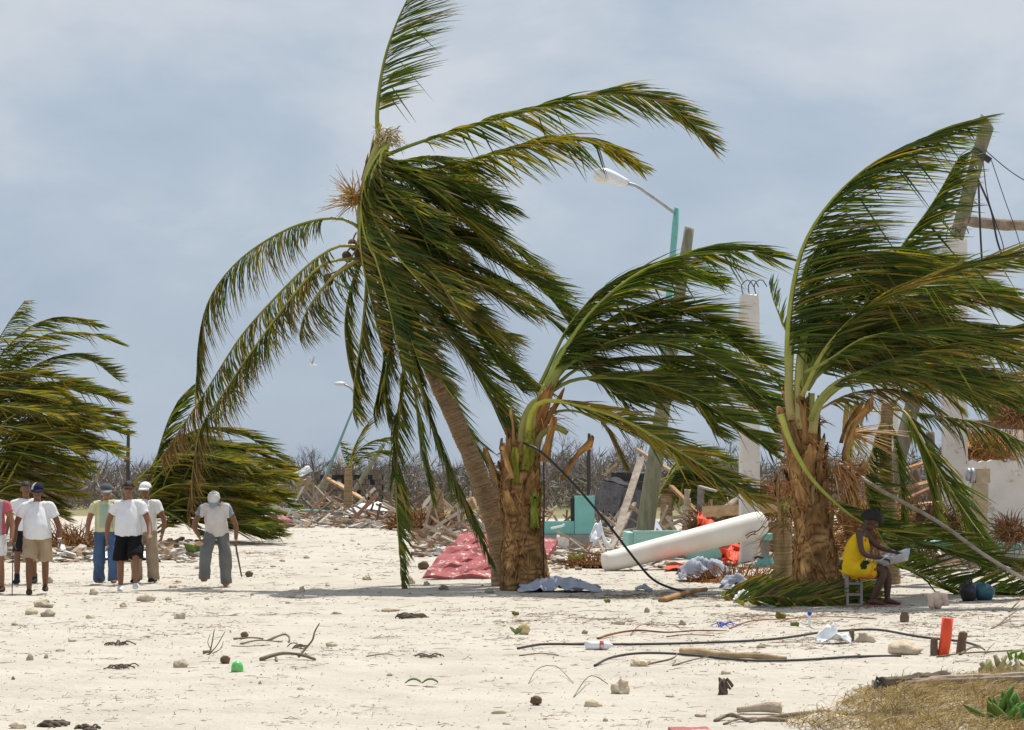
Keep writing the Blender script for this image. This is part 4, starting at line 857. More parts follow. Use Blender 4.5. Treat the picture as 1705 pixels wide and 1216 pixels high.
plank(628, 866, 106, 634, 838, 106, .13, .13, 'wood_grey', 'second dark stake by the heap of white sheets', 'post', (.5, .45, .4), 'stake', True)
for i, (a, b, lab) in enumerate((((1510, 780, 50, 1590, 755, 50), 0, 'lower of two torn orange-brown boards behind the hanging blade'), ((1500, 815, 49, 1560, 800, 49), 0, 'short brown board low behind the hanging blade'), ((1598, 690, 50, 1612, 745, 49), 0, 'bare yellow board hanging by the tall white column'), ((1530, 840, 50, 1580, 835, 50), 0, 'pale board end low in the debris by the white wall'), ((1490, 840, 51, 1600, 790, 51), 0, 'dark slanting board behind the green blade'))):
    plank(*a, .18, .05, 'wood_tan', lab, col=[(1, .72, .52), (.9, .68, .52), (1.5, 1.2, .8), (1.4, 1.2, 1), (.7, .5, .4)][i])
for i, (x, y) in enumerate(((1478, 800), (1525, 820), (1545, 760), (1450, 820))):
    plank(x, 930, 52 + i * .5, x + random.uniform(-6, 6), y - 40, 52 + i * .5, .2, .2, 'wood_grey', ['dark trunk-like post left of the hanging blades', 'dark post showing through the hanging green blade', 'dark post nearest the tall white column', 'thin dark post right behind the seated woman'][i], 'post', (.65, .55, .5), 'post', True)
plank(1585, 704, 48.6, 1745, 712, 46.3, .16, .16, 'wood_grey', 'dark roof beam carrying the thatch clump, level from the tall white column', 'beam', (.7, .6, .5), 'roof_beam')
# thatch heaps and roof litter
def straw_heap(name, cx, cy, Y, rx, rz, n, label, cat, col, ln=.6, up=(0, 0, .4), ry=.8, w=.012):
    root = empty(name, GY(cx, Y), label, cat); c = P(cx, cy, Y); mb = MB()
    mb.ball(c, (rx * .8, ry * .8, rz * .8), 8, 14, tuple(x * .5 for x in col), namp=.25, seed=cx); b_ = mb.build('core', M['fibre'], root, smooth=True)
    s = MB()
    for i in range(n):
        d = V(random.gauss(0, 1), random.gauss(0, 1), random.gauss(0, 1)).normalized(); p = c + V(d.x * rx, d.y * ry, d.z * rz) * random.uniform(.7, 1)
        q = (d + Vector(up) + jit(.9)).normalized(); k = random.uniform(.5, 1.4); l = ln * random.uniform(.4, 1.2)
        s.tube([p, p + q * l * .5, p + q * l + V(0, 0, -.25 * l)], [w, w * .7, w * .2], 3, tuple(x * k for x in col))
    tag(s.build('straw', M['fibre'], root), kind='stuff'); return root
straw_heap('thatch_heap', 1295, 838, 50.6, .75, .38, 500, 'rust-brown thatch heap right of the slanting grey log', 'thatch', (.95, .62, .45), .5)
straw_heap('thatch_heap', 1690, 692, 46.4, .45, .22, 380, 'brown thatch clump hanging over the white wall', 'thatch', (.75, .55, .42), .35)
straw_heap('root_clump', 1682, 888, 43.5, .26, .2, 260, 'dark wiry root clump at the foot of the white wall', 'roots', (.55, .42, .34), .45)
straw_heap('straw_tuft', 985, 940, 45.5, .55, .1, 260, 'brown straw tuft at the left foot of the fallen column', 'straw', (.8, .55, .38), .35)
straw_heap('straw_tuft', 1225, 968, 39.2, .9, .12, 420, 'rusty straw tuft between grey cloth and palm stump', 'straw', (1.0, .68, .42), .4)
straw_heap('thatch_heap', 1640, 745, 49.5, .8, .35, 420, 'orange-brown thatch piled along the top of the white wall', 'thatch', (1.2, .85, .58), .5)
straw_heap('thatch_heap', 1440, 870, 40, .6, .5, 300, 'straw-coloured brush behind the seated woman', 'thatch', (1.0, .75, .5), .6)
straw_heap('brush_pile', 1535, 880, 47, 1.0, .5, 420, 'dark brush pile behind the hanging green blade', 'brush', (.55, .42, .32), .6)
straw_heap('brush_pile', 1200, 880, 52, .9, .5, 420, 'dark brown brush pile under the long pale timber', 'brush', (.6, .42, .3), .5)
straw_heap('brush_pile', 120, 915, 60, 1.6, .32, 700, 'brown brush pile behind the walking group', 'brush', (.8, .6, .42), .8, w=.02)
straw_heap('brush_pile', 700, 880, 84, 1.2, .4, 420, 'brown brush pile behind the long hanging blade', 'brush', (.8, .58, .42), .9, w=.025)
straw_heap('brush_pile', 1350, 905, 46, .9, .35, 420, 'tan brush between the palm trunks', 'brush', (1, .8, .6), .6)
# netting, cloth, sheets
def cloth(name, cx, cy, Y, w, d, h, mat, label, cat, seed, n=30, fold=4.0):
    random.seed(seed); base = GY(cx, Y); base.z = max(base.z, P(cx, cy, Y).z); grid = []
    for i in range(n + 1):
        row = []
        for j in range(n + 1):
            u, v_ = i / n * 2 - 1, j / n * 2 - 1
            fl_ = max(0, 1 - (u * u + v_ * v_) * .55)
            rg = 1 - min(1, abs(noise.noise((u * fold * .22 + seed, v_ * fold * .22, 0))) * 2.6); z = h * fl_ * (.18 + .62 * rg) + h * .16 * noise.noise((u * fold * .6 + seed, v_ * fold * .6, 2)) * fl_ + .015
            e = 1 + .25 * noise.noise((u * 2 + seed, v_ * 2, 5))
            row.append(base + V(v_ * w / 2 * e, u * d / 2 * e, max(.01, z)))
        grid.append(row)
    o = MB().sheet(grid, .006).build(name, M[mat], origin=base, smooth=True); return tag(o, label, cat)
cloth('grey_cloth', 930, 985, 35.5, 1.25, .9, .30, 'cloth_grey', 'crumpled grey-blue cloth round the foot of the stout palm', 'cloth', 11, 46, 9)
cloth('grey_cloth', 1170, 965, 39.5, .9, .8, .52, 'cloth_grey', 'torn grey netting heaped in front of the fallen column', 'cloth', 12, fold=5.5)
cloth('grey_cloth', 1225, 985, 36, .5, .5, .34, 'cloth_grey', 'small pale rag beside the palm-leaf heap', 'cloth', 15, fold=5)
cloth('white_sheet', 630, 856, 112, 3.0, 2.0, .8, 'tin', 'heap of white plastic sheets far left of the tall palm trunk', 'sheet', 13)
cloth('white_bag', 1000, 915, 57, .55, .5, .95, 'plastic_white', 'white plastic bag at the right end of the teal ruin', 'bag', 14)
cloth('grey_rag', 1072, 985, 35.9, .28, .3, .14, 'cloth_grey', 'small dark grey rag in the shade right of the cable', 'cloth', 16)
cloth('white_rag', 1237, 1005, 32, .25, .3, .22, 'plastic_white', 'crumpled white and grey rag at the near edge of the leaf heap', 'cloth', 17, fold=5.5)
cloth('white_rag', 210, 932, 50, 1.6, 1.2, .25, 'plastic_white', 'tattered white sheeting on the sand behind the white-capped man', 'cloth', 18, fold=5.5)
plate('orange_netting', (P(1163, 851, 51), P(1176, 853, 51), P(1200, 884, 50.3), P(1159, 890, 50.3)), .02, 'orange_net', 'orange netting draped in a peak behind the fallen column', 'netting', bow=.12)
plate('orange_netting', (P(1196, 905, 46), P(1232, 901, 46.2), P(1228, 940, 45.4), P(1205, 938, 45.4)), .02, 'orange_net', 'orange netting bunched underneath the right end of the fallen column', 'netting', bow=.12)
plate('orange_netting', (P(1110, 940, 44.6), P(1150, 938, 44.8), P(1146, 948, 43.4), P(1106, 950, 43.4)), .015, 'orange_net', 'flat strip of orange netting on the sand below the fallen column', 'netting', bow=.05)
plate('blue_sheet', (P(1083, 864, 58), P(1092, 866, 58), P(1105, 888, 57), P(1083, 890, 57)), .02, 'cloth_grey', 'blue striped sheet leaning right of the grey-green pole', 'sheet')
# low rails and pipes
def pipe(pts, r, mat, label, cat='pipe', name='pipe', n=20, col=(1, 1, 1)):
    o = MB().tube(spline(pts, n), r, 9, col).build(name, M[mat], origin=pts[0], smooth=True); return tag(o, label, cat)
pipe([P(1480, 903, 46), P(1560, 905, 46), P(1640, 908, 46), P(1760, 912, 46)], .07, 'tealpole', 'level teal pipe running behind the fallen leaf to the right edge')
pipe([P(440, 848, 128), P(520, 851, 127), P(600, 855, 126), P(645, 857, 125)], .09, 'tealpole', 'thin pale teal rail lying far off before the lamp posts', 'rail', 'rail')
pipe([P(430, 869, 104), P(480, 873, 103), P(560, 874, 102), P(650, 871, 101)], .09, 'red_slab', 'long pink-red pipe lying on the far sand')
o = MB().ball(GY(467, 101) + V(0, 0, .12), (.55, .3, .2), 8, 12, namp=.15).build('red_bundle', M['red_slab'], origin=GY(467, 101), smooth=True); tag(o, 'pink-red cloth bundle beside the long red pipe', 'bundle')
tb = empty('teal_stand', GY(1275, 45), 'teal topped stand with grey post and green splayed foot', 'stand')
c_, s_ = pxbox(1270, 889, 1292, 900, 45, .5); MB().box(c_, s_).build('top', M['tealpole'], tb, bevel=.03)
c_, s_ = pxbox(1269, 900.5, 1281, 930, 45.1, .2); MB().box(c_, s_).build('post', M['conc'], tb, bevel=.02)
MB().tube([P(1275, 948, 45.2), P(1275, 940, 45.2), P(1275, 925, 45.2)], [.26, .24, .09], 4).build('foot', M['tealpole'], tb)
pipe([P(1292, 893, 45.2), P(1330, 896, 45.2), P(1355, 897, 45.2)], .07, 'tealpole', 'short teal pipe between the stand and the shaggy palm')
pipe([P(1256, 930, 44.6), P(1262, 927, 44.6), P(1270, 929, 44.6)], .03, 'wire', 'small black tap sticking out left of the teal stand', 'tap', 'tap', 8)
pipe([P(917, 880, 58.8), P(935, 876, 58.8), P(940, 873, 58.8)], .03, 'plastic_white', 'thin white pipe sticking out before the teal ruin')
# cable from the stout palm to the sand
pipe([P(872, 738, 35.5), P(900, 752, 35.3), P(950, 800, 35.3), P(1010, 870, 35.3), P(1060, 935, 35.3), P(1090, 967, 35.3), P(1130, 983, 35.2), G(1160, 985) + V(0, 0, .03)], .02, 'black', 'black cable sagging from the stout palm down to the sand', 'cable', 'cable', 40)
pipe([P(905, 770, 35.4), P(906, 830, 35.4), P(905, 900, 35.5), G(906, 982) + V(0, 0, .02)], .014, 'black', 'thin black cable hanging straight down beside the stout palm trunk', 'cable', 'cable')
o = pipe([P(1400, 772, 34.5), P(1470, 818, 33.4), P(1560, 868, 32.8), P(1640, 925, 32.2), P(1740, 985, 31.6)], .03, 'wood_grey', 'thin pale stick slanting down across the leaves at the right', 'stick', 'stick', 24, (1.5, 1.45, 1.4))

# far ruins behind the lamp posts
fr_ = empty('ruined_hut', GY(575, 150), 'brown ruined hut with gappy block walls far behind the lamp posts', 'hut')
x0, x1 = P(521, 0, 150).x, P(640, 0, 150).x; zt = P(0, 781, 150).z
for r_ in range(8):
    z0 = zt * r_ / 8; nb = 15
    for i in range(nb):
        if random.random() < .16 + (.25 if r_ > 5 else 0): continue
        xa = x0 + (x1 - x0) * (i + (r_ % 2) * .5) / nb
        MB().box((xa, 150 + random.uniform(-.05, .05), z0 + zt / 16), ((x1 - x0) / nb - .03, .3, zt / 8 - .03), j=.02).build('block', M['hut'] if 'hut' in M else M.setdefault('hut', solid('brown_block', (.25, .20, .17), (.14, .11, .095), .95, 1.5, .3, 8, .1)), fr_)
MB().box(((x0 + x1) / 2, 151.5, zt / 2 - .2), (x1 - x0 - .3, .2, zt - .4)).build('back_wall', M['dark_thatch'], fr_)
plate('tilted_roof_sheet', (P(481, 795, 140), P(512, 775, 141), P(520, 784, 141), P(487, 803, 140)), .1, 'tin', 'pale tilted roof sheet on the ruin at the far left', 'roof sheet', bow=.06)
plate('fallen_wall_slab', (P(492, 806, 141), P(518, 792, 141), P(519, 815, 141), P(497, 822, 141)), .15, 'block', 'tan broken wall panel below the pale roof sheet', 'panel', bow=.08)
c_, s_ = pxbox(555, 852, 582, 864, 115, .8); o = MB().box(c_, s_, j=.04).build('concrete_cube', M['conc'], origin=c_, bevel=.03); tag(o, 'grey concrete cube on the far sand by the white sheets', 'block')
c_, s_ = pxbox(522, 859, 545, 866, 113, .8); o = MB().box(c_, s_, j=.04).build('concrete_cube', M['conc'], origin=c_, bevel=.03); tag(o, 'flat pale concrete lump left of the grey cube', 'block')
for x, y, lab in ((728, 886, 'short grey palm stump right of the long hanging blade'), (752, 890, 'tilted brown palm stump next to the red slab')):
    r_ = empty('tree_stump', GY(x, 84), lab, 'stump'); q = GY(x, 84)
    ringed_trunk(r_, [q - V(0, 0, .1), q + V(.0 if x < 740 else .3, 0, .8), q + V(0 if x < 740 else .9, 0, 1.6 if x < 740 else 1.1)], [.38, .27, .25])
# broken brush and bits strewn around the wreckage: too many to count
rub = MB()
for i in range(4200):
    x, Y_ = random.choice([(random.uniform(900, 1330), random.uniform(44, 75)), (random.uniform(1330, 1720), random.uniform(40, 50)), (random.uniform(440, 720), random.uniform(88, 130)), (random.uniform(-20, 330), random.uniform(48, 66)), (random.uniform(690, 900), random.uniform(52, 90))])
    g = GY(x, Y_); s = random.uniform(.03, .16) * (Y_ / 55); k = random.choice([(.55, .5, .45), (.30, .2, .13), (.7, .68, .64), (.4, .3, .2), (.2, .16, .12), (.34, .24, .15)]); a = random.uniform(0, 3.14)
    rub.box(g + V(0, 0, s * .25), (s * random.uniform(.6, 4), s, s * random.uniform(.15, .6)), Matrix.Rotation(a, 3, 'Z') @ Matrix.Rotation(random.uniform(-.35, .35), 3, 'Y'), k, s * .12)
for i in range(520):
    x, Y_ = random.choice([(random.uniform(900, 1330), random.uniform(50, 80)), (random.uniform(1330, 1720), random.uniform(44, 52)), (random.uniform(470, 700), random.uniform(100, 140)), (random.uniform(690, 900), random.uniform(60, 95))])
    g = GY(x, Y_); l = random.uniform(.4, 1.5) * (Y_ / 65); d = V(random.uniform(-1, 1), random.uniform(-.6, .6), abs(random.gauss(0, .4))).normalized(); k = random.choice([(.42, .34, .26), (.30, .21, .15), (.52, .46, .38), (.20, .15, .12), (.38, .22, .15)])
    rub.beam(g + V(0, 0, .03), g + d * l, random.uniform(.04, .12) * Y_ / 65, .03 * Y_ / 65, k, random.uniform(0, 3))
tag(rub.build('rubble_litter', M['attr_rough']), 'small broken boards and chips strewn through the wreckage', 'rubble', kind='stuff')

# ------------------------------------------------------------------ bare trees and scrub on the horizon
def bare_tree(seed, h):
    random.seed(seed); mb = MB()
    def grow(p, d, l, r, dep):
        k = random.uniform(.7, 1.25); c = (.27 * k, .24 * k, .225 * k)  # bark paled so that distance haze sits in the colour
        m1 = p + d * l * .5 + jit(l * .06); e_ = p + d * l
        mb.tube([p, m1, e_], [r, r * .8, r * .6], 4, c, cap=False)
        if dep == 0: return
        for i in range(random.choice((2, 3, 3))):
            nd_ = (d + jit(.75) + V(.12, 0, .22)).normalized(); grow(p + d * l * random.uniform(.55, 1), nd_, l * random.uniform(.55, .82), r * .58, dep - 1)
    for s in range(random.choice((1, 2, 3))): grow(V(random.uniform(-.2, .2), random.uniform(-.2, .2), -.1), V(random.uniform(-.3, .4), random.uniform(-.2, .2), 1).normalized(), h * .32, .085, 5)
    return mb
variants = [bare_tree(200 + i, 5.0) .mesh('branches', M['attr_rough']) for i in range(6)]
random.seed(9)
descr = ['small', 'tall', 'forked', 'spindly', 'dense', 'bent']
def where(x):
    if x < 300: return 'behind the low windswept palm at left'
    if x < 540: return 'left of the distant street lamp'
    if x < 590: return 'between the distant street lamp and the tilted post'
    if x < 700: return 'right of the tilted post'
    if x < 1000: return 'between the stout palm and the dark shed'
    if x < 1100: return 'above the dark collapsed shed'
    return 'behind the stakes and the white columns'
spots = [215, 235, 255, 470, 484, 497, 510, 522, 535, 546, 558, 570, 582, 604, 618, 632, 648, 660, 905, 925, 948, 958, 970, 985, 1000, 1012, 1030, 1046, 1058, 1130, 1150, 1180, 1210, 1280, 1390, 1425]
ords = ['leftmost', 'second', 'third', 'fourth', 'fifth', 'sixth', 'seventh', 'eighth']
def nth(x): return [t for t in sorted(spots) if where(t) == where(x)].index(x)
for i, x in enumerate(spots):
    Y_ = random.uniform(152, 190); o = bpy.data.objects.new('bare_tree', variants[i % 6]); COL.objects.link(o); o.location = GY(x, Y_)
    s = random.uniform(.75, 1.2) * (Y_ / 150) * (1.35 if 900 < x < 1060 else 1.0); o.scale = (s, s, s); o.rotation_euler = (0, random.uniform(0, .2), random.uniform(0, 6.3))
    tag(o, f'{ords[nth(x)]} bare tree on the horizon {where(x)}', 'tree', 'bare trees along the horizon')
for x, y0, Y_, lab in ((214, 714, 130, 'bare thin post against the sky left of the low windswept palm'), (981, 722, 130, 'bare straight post in the scrub behind the stout palm')):
    o = MB().tube([GY(x, Y_), P(x - 1, (y0 + 812) / 2, Y_), P(x, y0, Y_)], [.14, .12, .09], 7, (.10, .09, .09)).build('bare_post', M['attr_rough'], origin=GY(x, Y_)); tag(o, lab, 'post')
scr = MB()
for i in range(85000):
    x = random.uniform(-300, 2000); Y_ = random.uniform(158, 215); g = GY(x, Y_)
    hmax = 1.08 * (2.7 + 1.5 * noise.noise((x * .02, Y_ * .06, 0)) + .9 * noise.noise((x * .08, 0, 3))) * (1.0 if x < 900 else 1.15)
    z = hmax * random.random() ** 1.15; p = V(g.x, Y_, z + .1)
    k = random.uniform(.6, 1.3); tone = noise.noise((x * .015, Y_ * .05, 7)); c = (.17, .175, .10) if tone > .25 + random.uniform(-.25, .25) else random.choice([(.31, .265, .235), (.38, .33, .285), (.25, .225, .21)])  # scrub tones lightened to paint in the haze of distance
    c = tuple(q * k for q in c); d = (jit(1) + V(.25, 0, .55)).normalized(); l = random.uniform(.4, 1.5); w = d.cross(jit(1)).normalized() * random.uniform(.02, .075)
    b_ = len(scr.v); scr.v += [tuple(p - w), tuple(p + w), tuple(p + d * l)]; scr.c += [c, c, c]; scr.f.append((b_, b_ + 1, b_ + 2))
tag(scr.build('scrub_thicket', M['attr_rough']), 'tangled brown scrub along the horizon', 'scrub', kind='stuff')
# ------------------------------------------------------------------ people
def remeshed(mb, voxel, smooth_it=6):
    me = mb.mesh('tmp', None); bm = bmesh.new(); bm.from_mesh(me); bmesh.ops.recalc_face_normals(bm, faces=bm.faces); bm.to_mesh(me); bm.free()
    o = bpy.data.objects.new('tmp', me); COL.objects.link(o)
    r = o.modifiers.new('r', 'REMESH'); r.mode = 'VOXEL'; r.voxel_size = voxel; r.adaptivity = 0
    s = o.modifiers.new('s', 'SMOOTH'); s.factor = .5; s.iterations = smooth_it
    dg = bpy.context.evaluated_depsgraph_get(); dg.update()
    out = bpy.data.meshes.new_from_object(o.evaluated_get(dg))
    bpy.data.objects.remove(o); bpy.data.meshes.remove(me)
    return out
def paint(me, fn):
    ca = me.color_attributes.get('Col')
    if ca: me.color_attributes.remove(ca)
    ca = me.color_attributes.new('Col', 'FLOAT_COLOR', 'POINT'); arr = np.ones((len(me.vertices), 4), dtype=np.float32)
    for i, v in enumerate(me.vertices): arr[i, :3] = fn(v.co)
    ca.data.foreach_set('color', arr.ravel())
def wrinkle(me, amp, sc_, seed):
    co = [v.co.copy() for v in me.vertices]; no = [v.normal.copy() for v in me.vertices]
    for v, p, n in zip(me.vertices, co, no):
        q = Vector((p.x * sc_, p.y * sc_, p.z * sc_ * .45)) + Vector((seed, 0, p.x * 3))
        f1 = abs(noise.noise(q * .8 + Vector((0, 0, p.x * 4)))); v.co = p + n * amp * (noise.noise(q) + .6 * noise.noise(q * 2.3) + .9 * (.35 - f1))
def link_mesh(name, me, mat, parent):
    me.materials.clear(); me.materials.append(mat); me.polygons.foreach_set('use_smooth', [True] * len(me.polygons)); me.name = name
    o = bpy.data.objects.new(name, me); COL.objects.link(o); o.parent = parent; return o
M['skin'] = solid('skin', (1, 1, 1), (.86, .84, .82), .5, 14, .1, 60, .4, attr=True)
M['fabric'] = solid('fabric', (1, 1, 1), (.9, .9, .9), .9, 10, .15, 90, .15, attr=True)
M['hair'] = solid('dark_hair', (.02, .016, .014), (.008, .007, .006), .6, 30, .6, 60, .3)
def limb(mb, pts, rads, n=7):
    sp = spline(pts, n * (len(pts) - 1) + 1); rr = np.interp(np.linspace(0, 1, len(sp)), np.linspace(0, 1, len(rads)), rads)
    mb.tube(sp, [float(r) for r in rr], 12)
    for p, r in ((pts[0], rads[0]), (pts[-1], rads[-1])): mb.ball(p, r, 6, 10)
def hand(mb, wr, d, pal, thumb, curl=.5):
    """wr wrist, d direction of hand, pal palm normal (fingers curl towards it), thumb: direction of the thumb side"""
    d = Vector(d).normalized(); pal = (Vector(pal) - d * d.dot(Vector(pal))).normalized(); s = d.cross(pal); s = s if s.dot(Vector(thumb)) > 0 else -s
    mb.tube([wr - d * .01, wr + d * .03, wr + d * .075, wr + d * .095], [(.026, .02), (.036, .018), (.042, .016), (.036, .012)], 10, xdir=s)
    for i, (o, l) in enumerate(((.030, .068), (.010, .078), (-.011, .073), (-.031, .056))):
        b = wr + d * .088 + s * o; a1 = d * math.cos(curl * .7) + pal * math.sin(curl * .7); a2 = d * math.cos(curl * 1.7) + pal * math.sin(curl * 1.7); a3 = d * math.cos(curl * 2.4) + pal * math.sin(curl * 2.4)
        mb.tube([b - d * .01, b + a1 * l * .45, b + a1 * l * .45 + a2 * l * .3, b + a1 * l * .45 + a2 * l * .3 + a3 * l * .25], [.0105, .0098, .009, .007], 7)
    b = wr + d * .03 + s * .03; mb.tube([b, b + (s * .7 + d * .6 + pal * .25).normalized() * .035, b + (s * .45 + d * .85 + pal * .3).normalized() * .068], [.014, .012, .008], 7)
def human(root, J, skin, hscale=1.0, belly=0.0, female=False):
    """one continuous body from joints J (all relative to root, facing -Y), returned as mesh object"""
    mb = MB(); pel, wst, chs, nck, hd = J['pelvis'], J['waist'], J['chest'], J['neck'], J['head']
    ex = J.get('ex', V(1, 0, 0)); w = .93 if female else 1.0
    mb.tube(spline([pel - (wst - pel) * .35, pel, wst, chs, nck - (nck - chs) * .25, nck], 16), [(float(a), float(b)) for a, b in zip(np.interp(np.linspace(0, 1, 16), [0, .2, .42, .7, .9, 1], [.13 * w, .16, .14 * w + belly * .4, .15 * w, .085 * w, .055]), np.interp(np.linspace(0, 1, 16), [0, .2, .42, .7, .9, 1], [.09, .11, .10 + belly, .10, .06, .05]))], 16, xdir=ex)
    limb(mb, [nck - (hd - nck) * .25, nck + (hd - nck) * .6], [.058, .054])
    fw = J['face']; upv = (hd - nck).normalized(); upv = J.get('hup', upv); fw = (fw - upv * fw.dot(upv)).normalized(); lf_ = upv.cross(fw)
    rot = Matrix((lf_, -fw, upv)).transposed()
    mb.ball(hd + upv * .025, (.084, .106, .106), 10, 14, rot=rot)
    mb.ball(hd + fw * .035 - upv * .055, (.062, .068, .068), 8, 12, rot=rot)
    mb.tube([hd + fw * .096 + upv * .025, hd + fw * .118 - upv * .012, hd + fw * .100 - upv * .022], [.009, .016, .012], 8)
    mb.tube([hd + fw * .086 - upv * .052 - lf_ * .022, hd + fw * .096 - upv * .052, hd + fw * .086 - upv * .052 + lf_ * .022], [.006, .010, .006], 6)
    mb.ball(hd + fw * .083 - upv * .088, (.024, .02, .018), 6, 8)
    mb.tube([hd + fw * .087 + upv * .034 - lf_ * .05, hd + fw * .097 + upv * .036, hd + fw * .087 + upv * .034 + lf_ * .05], [.008, .01, .008], 6)
    for s in (-1, 1): mb.ball(hd + lf_ * s * .087 - upv * .005, (.012, .022, .034), 6, 8, rot=rot)
    for s in 'LR':
        limb(mb, [J['sho' + s], J['elb' + s], J['wri' + s]], [.060, .052, .047, .041, .030] if not female else [.05, .043, .038, .032, .025])
        limb(mb, [chs.lerp(nck, .45).lerp(J['sho' + s], .35), J['sho' + s]], [.05, .05])
        hd_ = J.get('hdir' + s, (J['wri' + s] - J['elb' + s])); hand(mb, J['wri' + s], hd_, J.get('palm' + s, V(-1 if s == 'R' else 1, 0, 0)), J.get('thumb' + s, V(0, -1, 0)), J.get('curl' + s, .55))
        limb(mb, [J['hip' + s], J['kne' + s], J['ank' + s]], [.092, .078, .056, .054, .037])
        limb(mb, [pel, J['hip' + s]], [.12, .09])
        t = J.get('toe' + s, V(0, -1, 0)).normalized(); a = J['ank' + s]
        mb.tube([a - t * .055 - V(0, 0, .035), a - V(0, 0, .02), a + t * .08 - V(0, 0, .035), a + t * .15 - V(0, 0, .052), a + t * .185 - V(0, 0, .057)], [(.034, .034), (.04, .045), (.044, .03), (.045, .02), (.03, .012)], 10)
        mb.ball(a, .038, 6, 8)
    me = remeshed(mb, .0085, 3)
    eyes = [hd + fw * .100 + upv * .018 + lf_ * s * .03 for s in (-1, 1)]; lip = hd + fw * .094 - upv * .052
    def fn(p):
        for e_ in eyes:
            dd = (p - e_).length
            if dd < .009: return (.03, .025, .02)
            if dd < .014: return (.30, .25, .22)
        if abs((p - lip).dot(upv)) < .009 and abs((p - lip).dot(lf_)) < .024 and (p - lip).length < .03: return (skin[0] * 1.05, skin[1] * .68, skin[2] * .68)
        return skin
    paint(me, fn); link_mesh('body', me, M['skin'], root)
    J['_rot'] = rot; J['_fw'] = fw; J['_up'] = upv; J['_lf'] = lf_
    return J
def std_joints(lean=0, look=0, legL=0, legR=0, footL=.0, footR=.0, armL=0, armR=0, spread=.0, turn=0.0, elb=.10):
    """a walking figure, 1.72 m, facing -Y. L is the image-left side (x<0). leg/arm: forward swing (+ towards the camera), metres at ankle/wrist"""
    J = {}
    f = lambda z: lean * max(0, (z - .9)) # forward lean per metre above the hip
    J['pelvis'] = V(0, 0, .95); J['waist'] = V(0, -f(1.12), 1.12); J['chest'] = V(0, -f(1.33), 1.33 - lean * .03); J['neck'] = V(0, .02 - f(1.5), 1.49 - lean * .12)
    J['head'] = J['neck'] + V(0, -.03 - look * .10, .148 - look * .05); J['face'] = V(turn, -1, -look).normalized(); J['hup'] = (V(0, -look * .9, 1)).normalized()
    for s, sg, lg, ft, ar in (('L', -1, legL, footL, armL), ('R', 1, legR, footR, armR)):
        J['hip' + s] = V(sg * .10, 0, .91); J['ank' + s] = V(sg * (.125 + spread), -lg, .085 + ft); k = (J['hip' + s] + J['ank' + s]) / 2; J['kne' + s] = k + V(sg * .01, -.035 - abs(ft) * 1.3 - max(0, -lg) * .25, .03)
        J['sho' + s] = V(sg * .20, .015 - f(1.42), 1.385 - lean * .1); J['elb' + s] = J['sho' + s] + V(sg * elb, -ar * .35 + .03, -.285); J['wri' + s] = J['elb' + s] + V(sg * .02, -ar * .65 - .05, -.245)
        J['palm' + s] = V(-sg, 0, 0); J['thumb' + s] = V(0, -1, 0)
    return J
def shirt(root, J, col, belly=0.0, hem=.0, sleeve=.55, panel=None, loose=.022, seed=0, cut=None, nm='shirt'):
    mb = MB(); pel, wst, chs, nck = J['pelvis'], J['waist'], J['chest'], J['neck']; ex = J.get('ex', V(1, 0, 0)); l = loose
    ps = spline([pel + (pel - wst) * hem, wst, chs, nck - (nck - chs) * .30, nck - V(0, 0, .028)], 16); x = np.linspace(0, 1, 16)
    mb.tube([p + V(0, -belly * .35 * math.exp(-((i / 15 - .3) / .25) ** 2), 0) for i, p in enumerate(ps)], [(float(a), float(b)) for a, b in zip(np.interp(x, [0, .3, .62, .78, .9, 1], [.165 + l + belly * .5, .150 + l + belly * .75, .166 + l * .8, .156 + l * .3, .112, .068]), np.interp(x, [0, .3, .62, .78, .9, 1], [.135 + l + belly * .6, .125 + l + belly, .138 + l, .128, .092, .066]))], 20, xdir=ex)
    for s in 'LR':
        a, b = J['sho' + s], J['elb' + s]; e_ = a.lerp(b, sleeve); c = chs.lerp(nck, .55)
        if sleeve > .05: mb.tube(spline([c.lerp(a, .45), a + V(0, 0, .008), e_.lerp(a, .4), e_], 9), [.075, .072, .069, .068, .068, .069, .070, .072, .077], 12)
        else: mb.ball(a, .075, 8, 10)
    me = remeshed(mb, .012, 7); wrinkle(me, .016, 6, seed)
    paint(me, (lambda p: panel(p, col)) if panel else (lambda p: col)); return link_mesh(nm, me, M['fabric'], root)
def trousers(root, J, col, to=1.0, loose=.02, seed=0, flare=0, nm='trousers', belly=0):
    """to: how far down the leg, 1 = ankle, .45 = above the knee"""
    mb = MB(); pel, wst = J['pelvis'], J['waist']; ex = J.get('ex', V(1, 0, 0))
    mb.tube([pel + (wst - pel) * .42, pel + (wst - pel) * .1, pel - V(0, 0, .05), pel - V(0, 0, .11)], [(.160 + belly * .5, .125 + belly * .5), (.172, .14), (.176, .135), (.12, .095)], 18, xdir=ex)
    for s in 'LR':
        h, k, a = J['hip' + s], J['kne' + s], J['ank' + s]; sp = spline([h, k, a - V(0, 0, .03)], 20); n = max(5, int(19 * to) + 1); q = sp[:n]
        r = np.interp(np.linspace(0, to, n), [0, .25, .5, .8, 1], [.098 + loose * .4, .088 + loose * .6, .070 + loose + flare, .058 + loose + flare, .060 + loose + flare]); mb.tube(q, [float(v) for v in r], 12)
    me = remeshed(mb, .012, 6); wrinkle(me, .016, 8, seed + 40)
    paint(me, lambda p: tuple(c * (1 + .18 * noise.noise(p * 6)) for c in col)); return link_mesh(nm, me, M['fabric'], root)
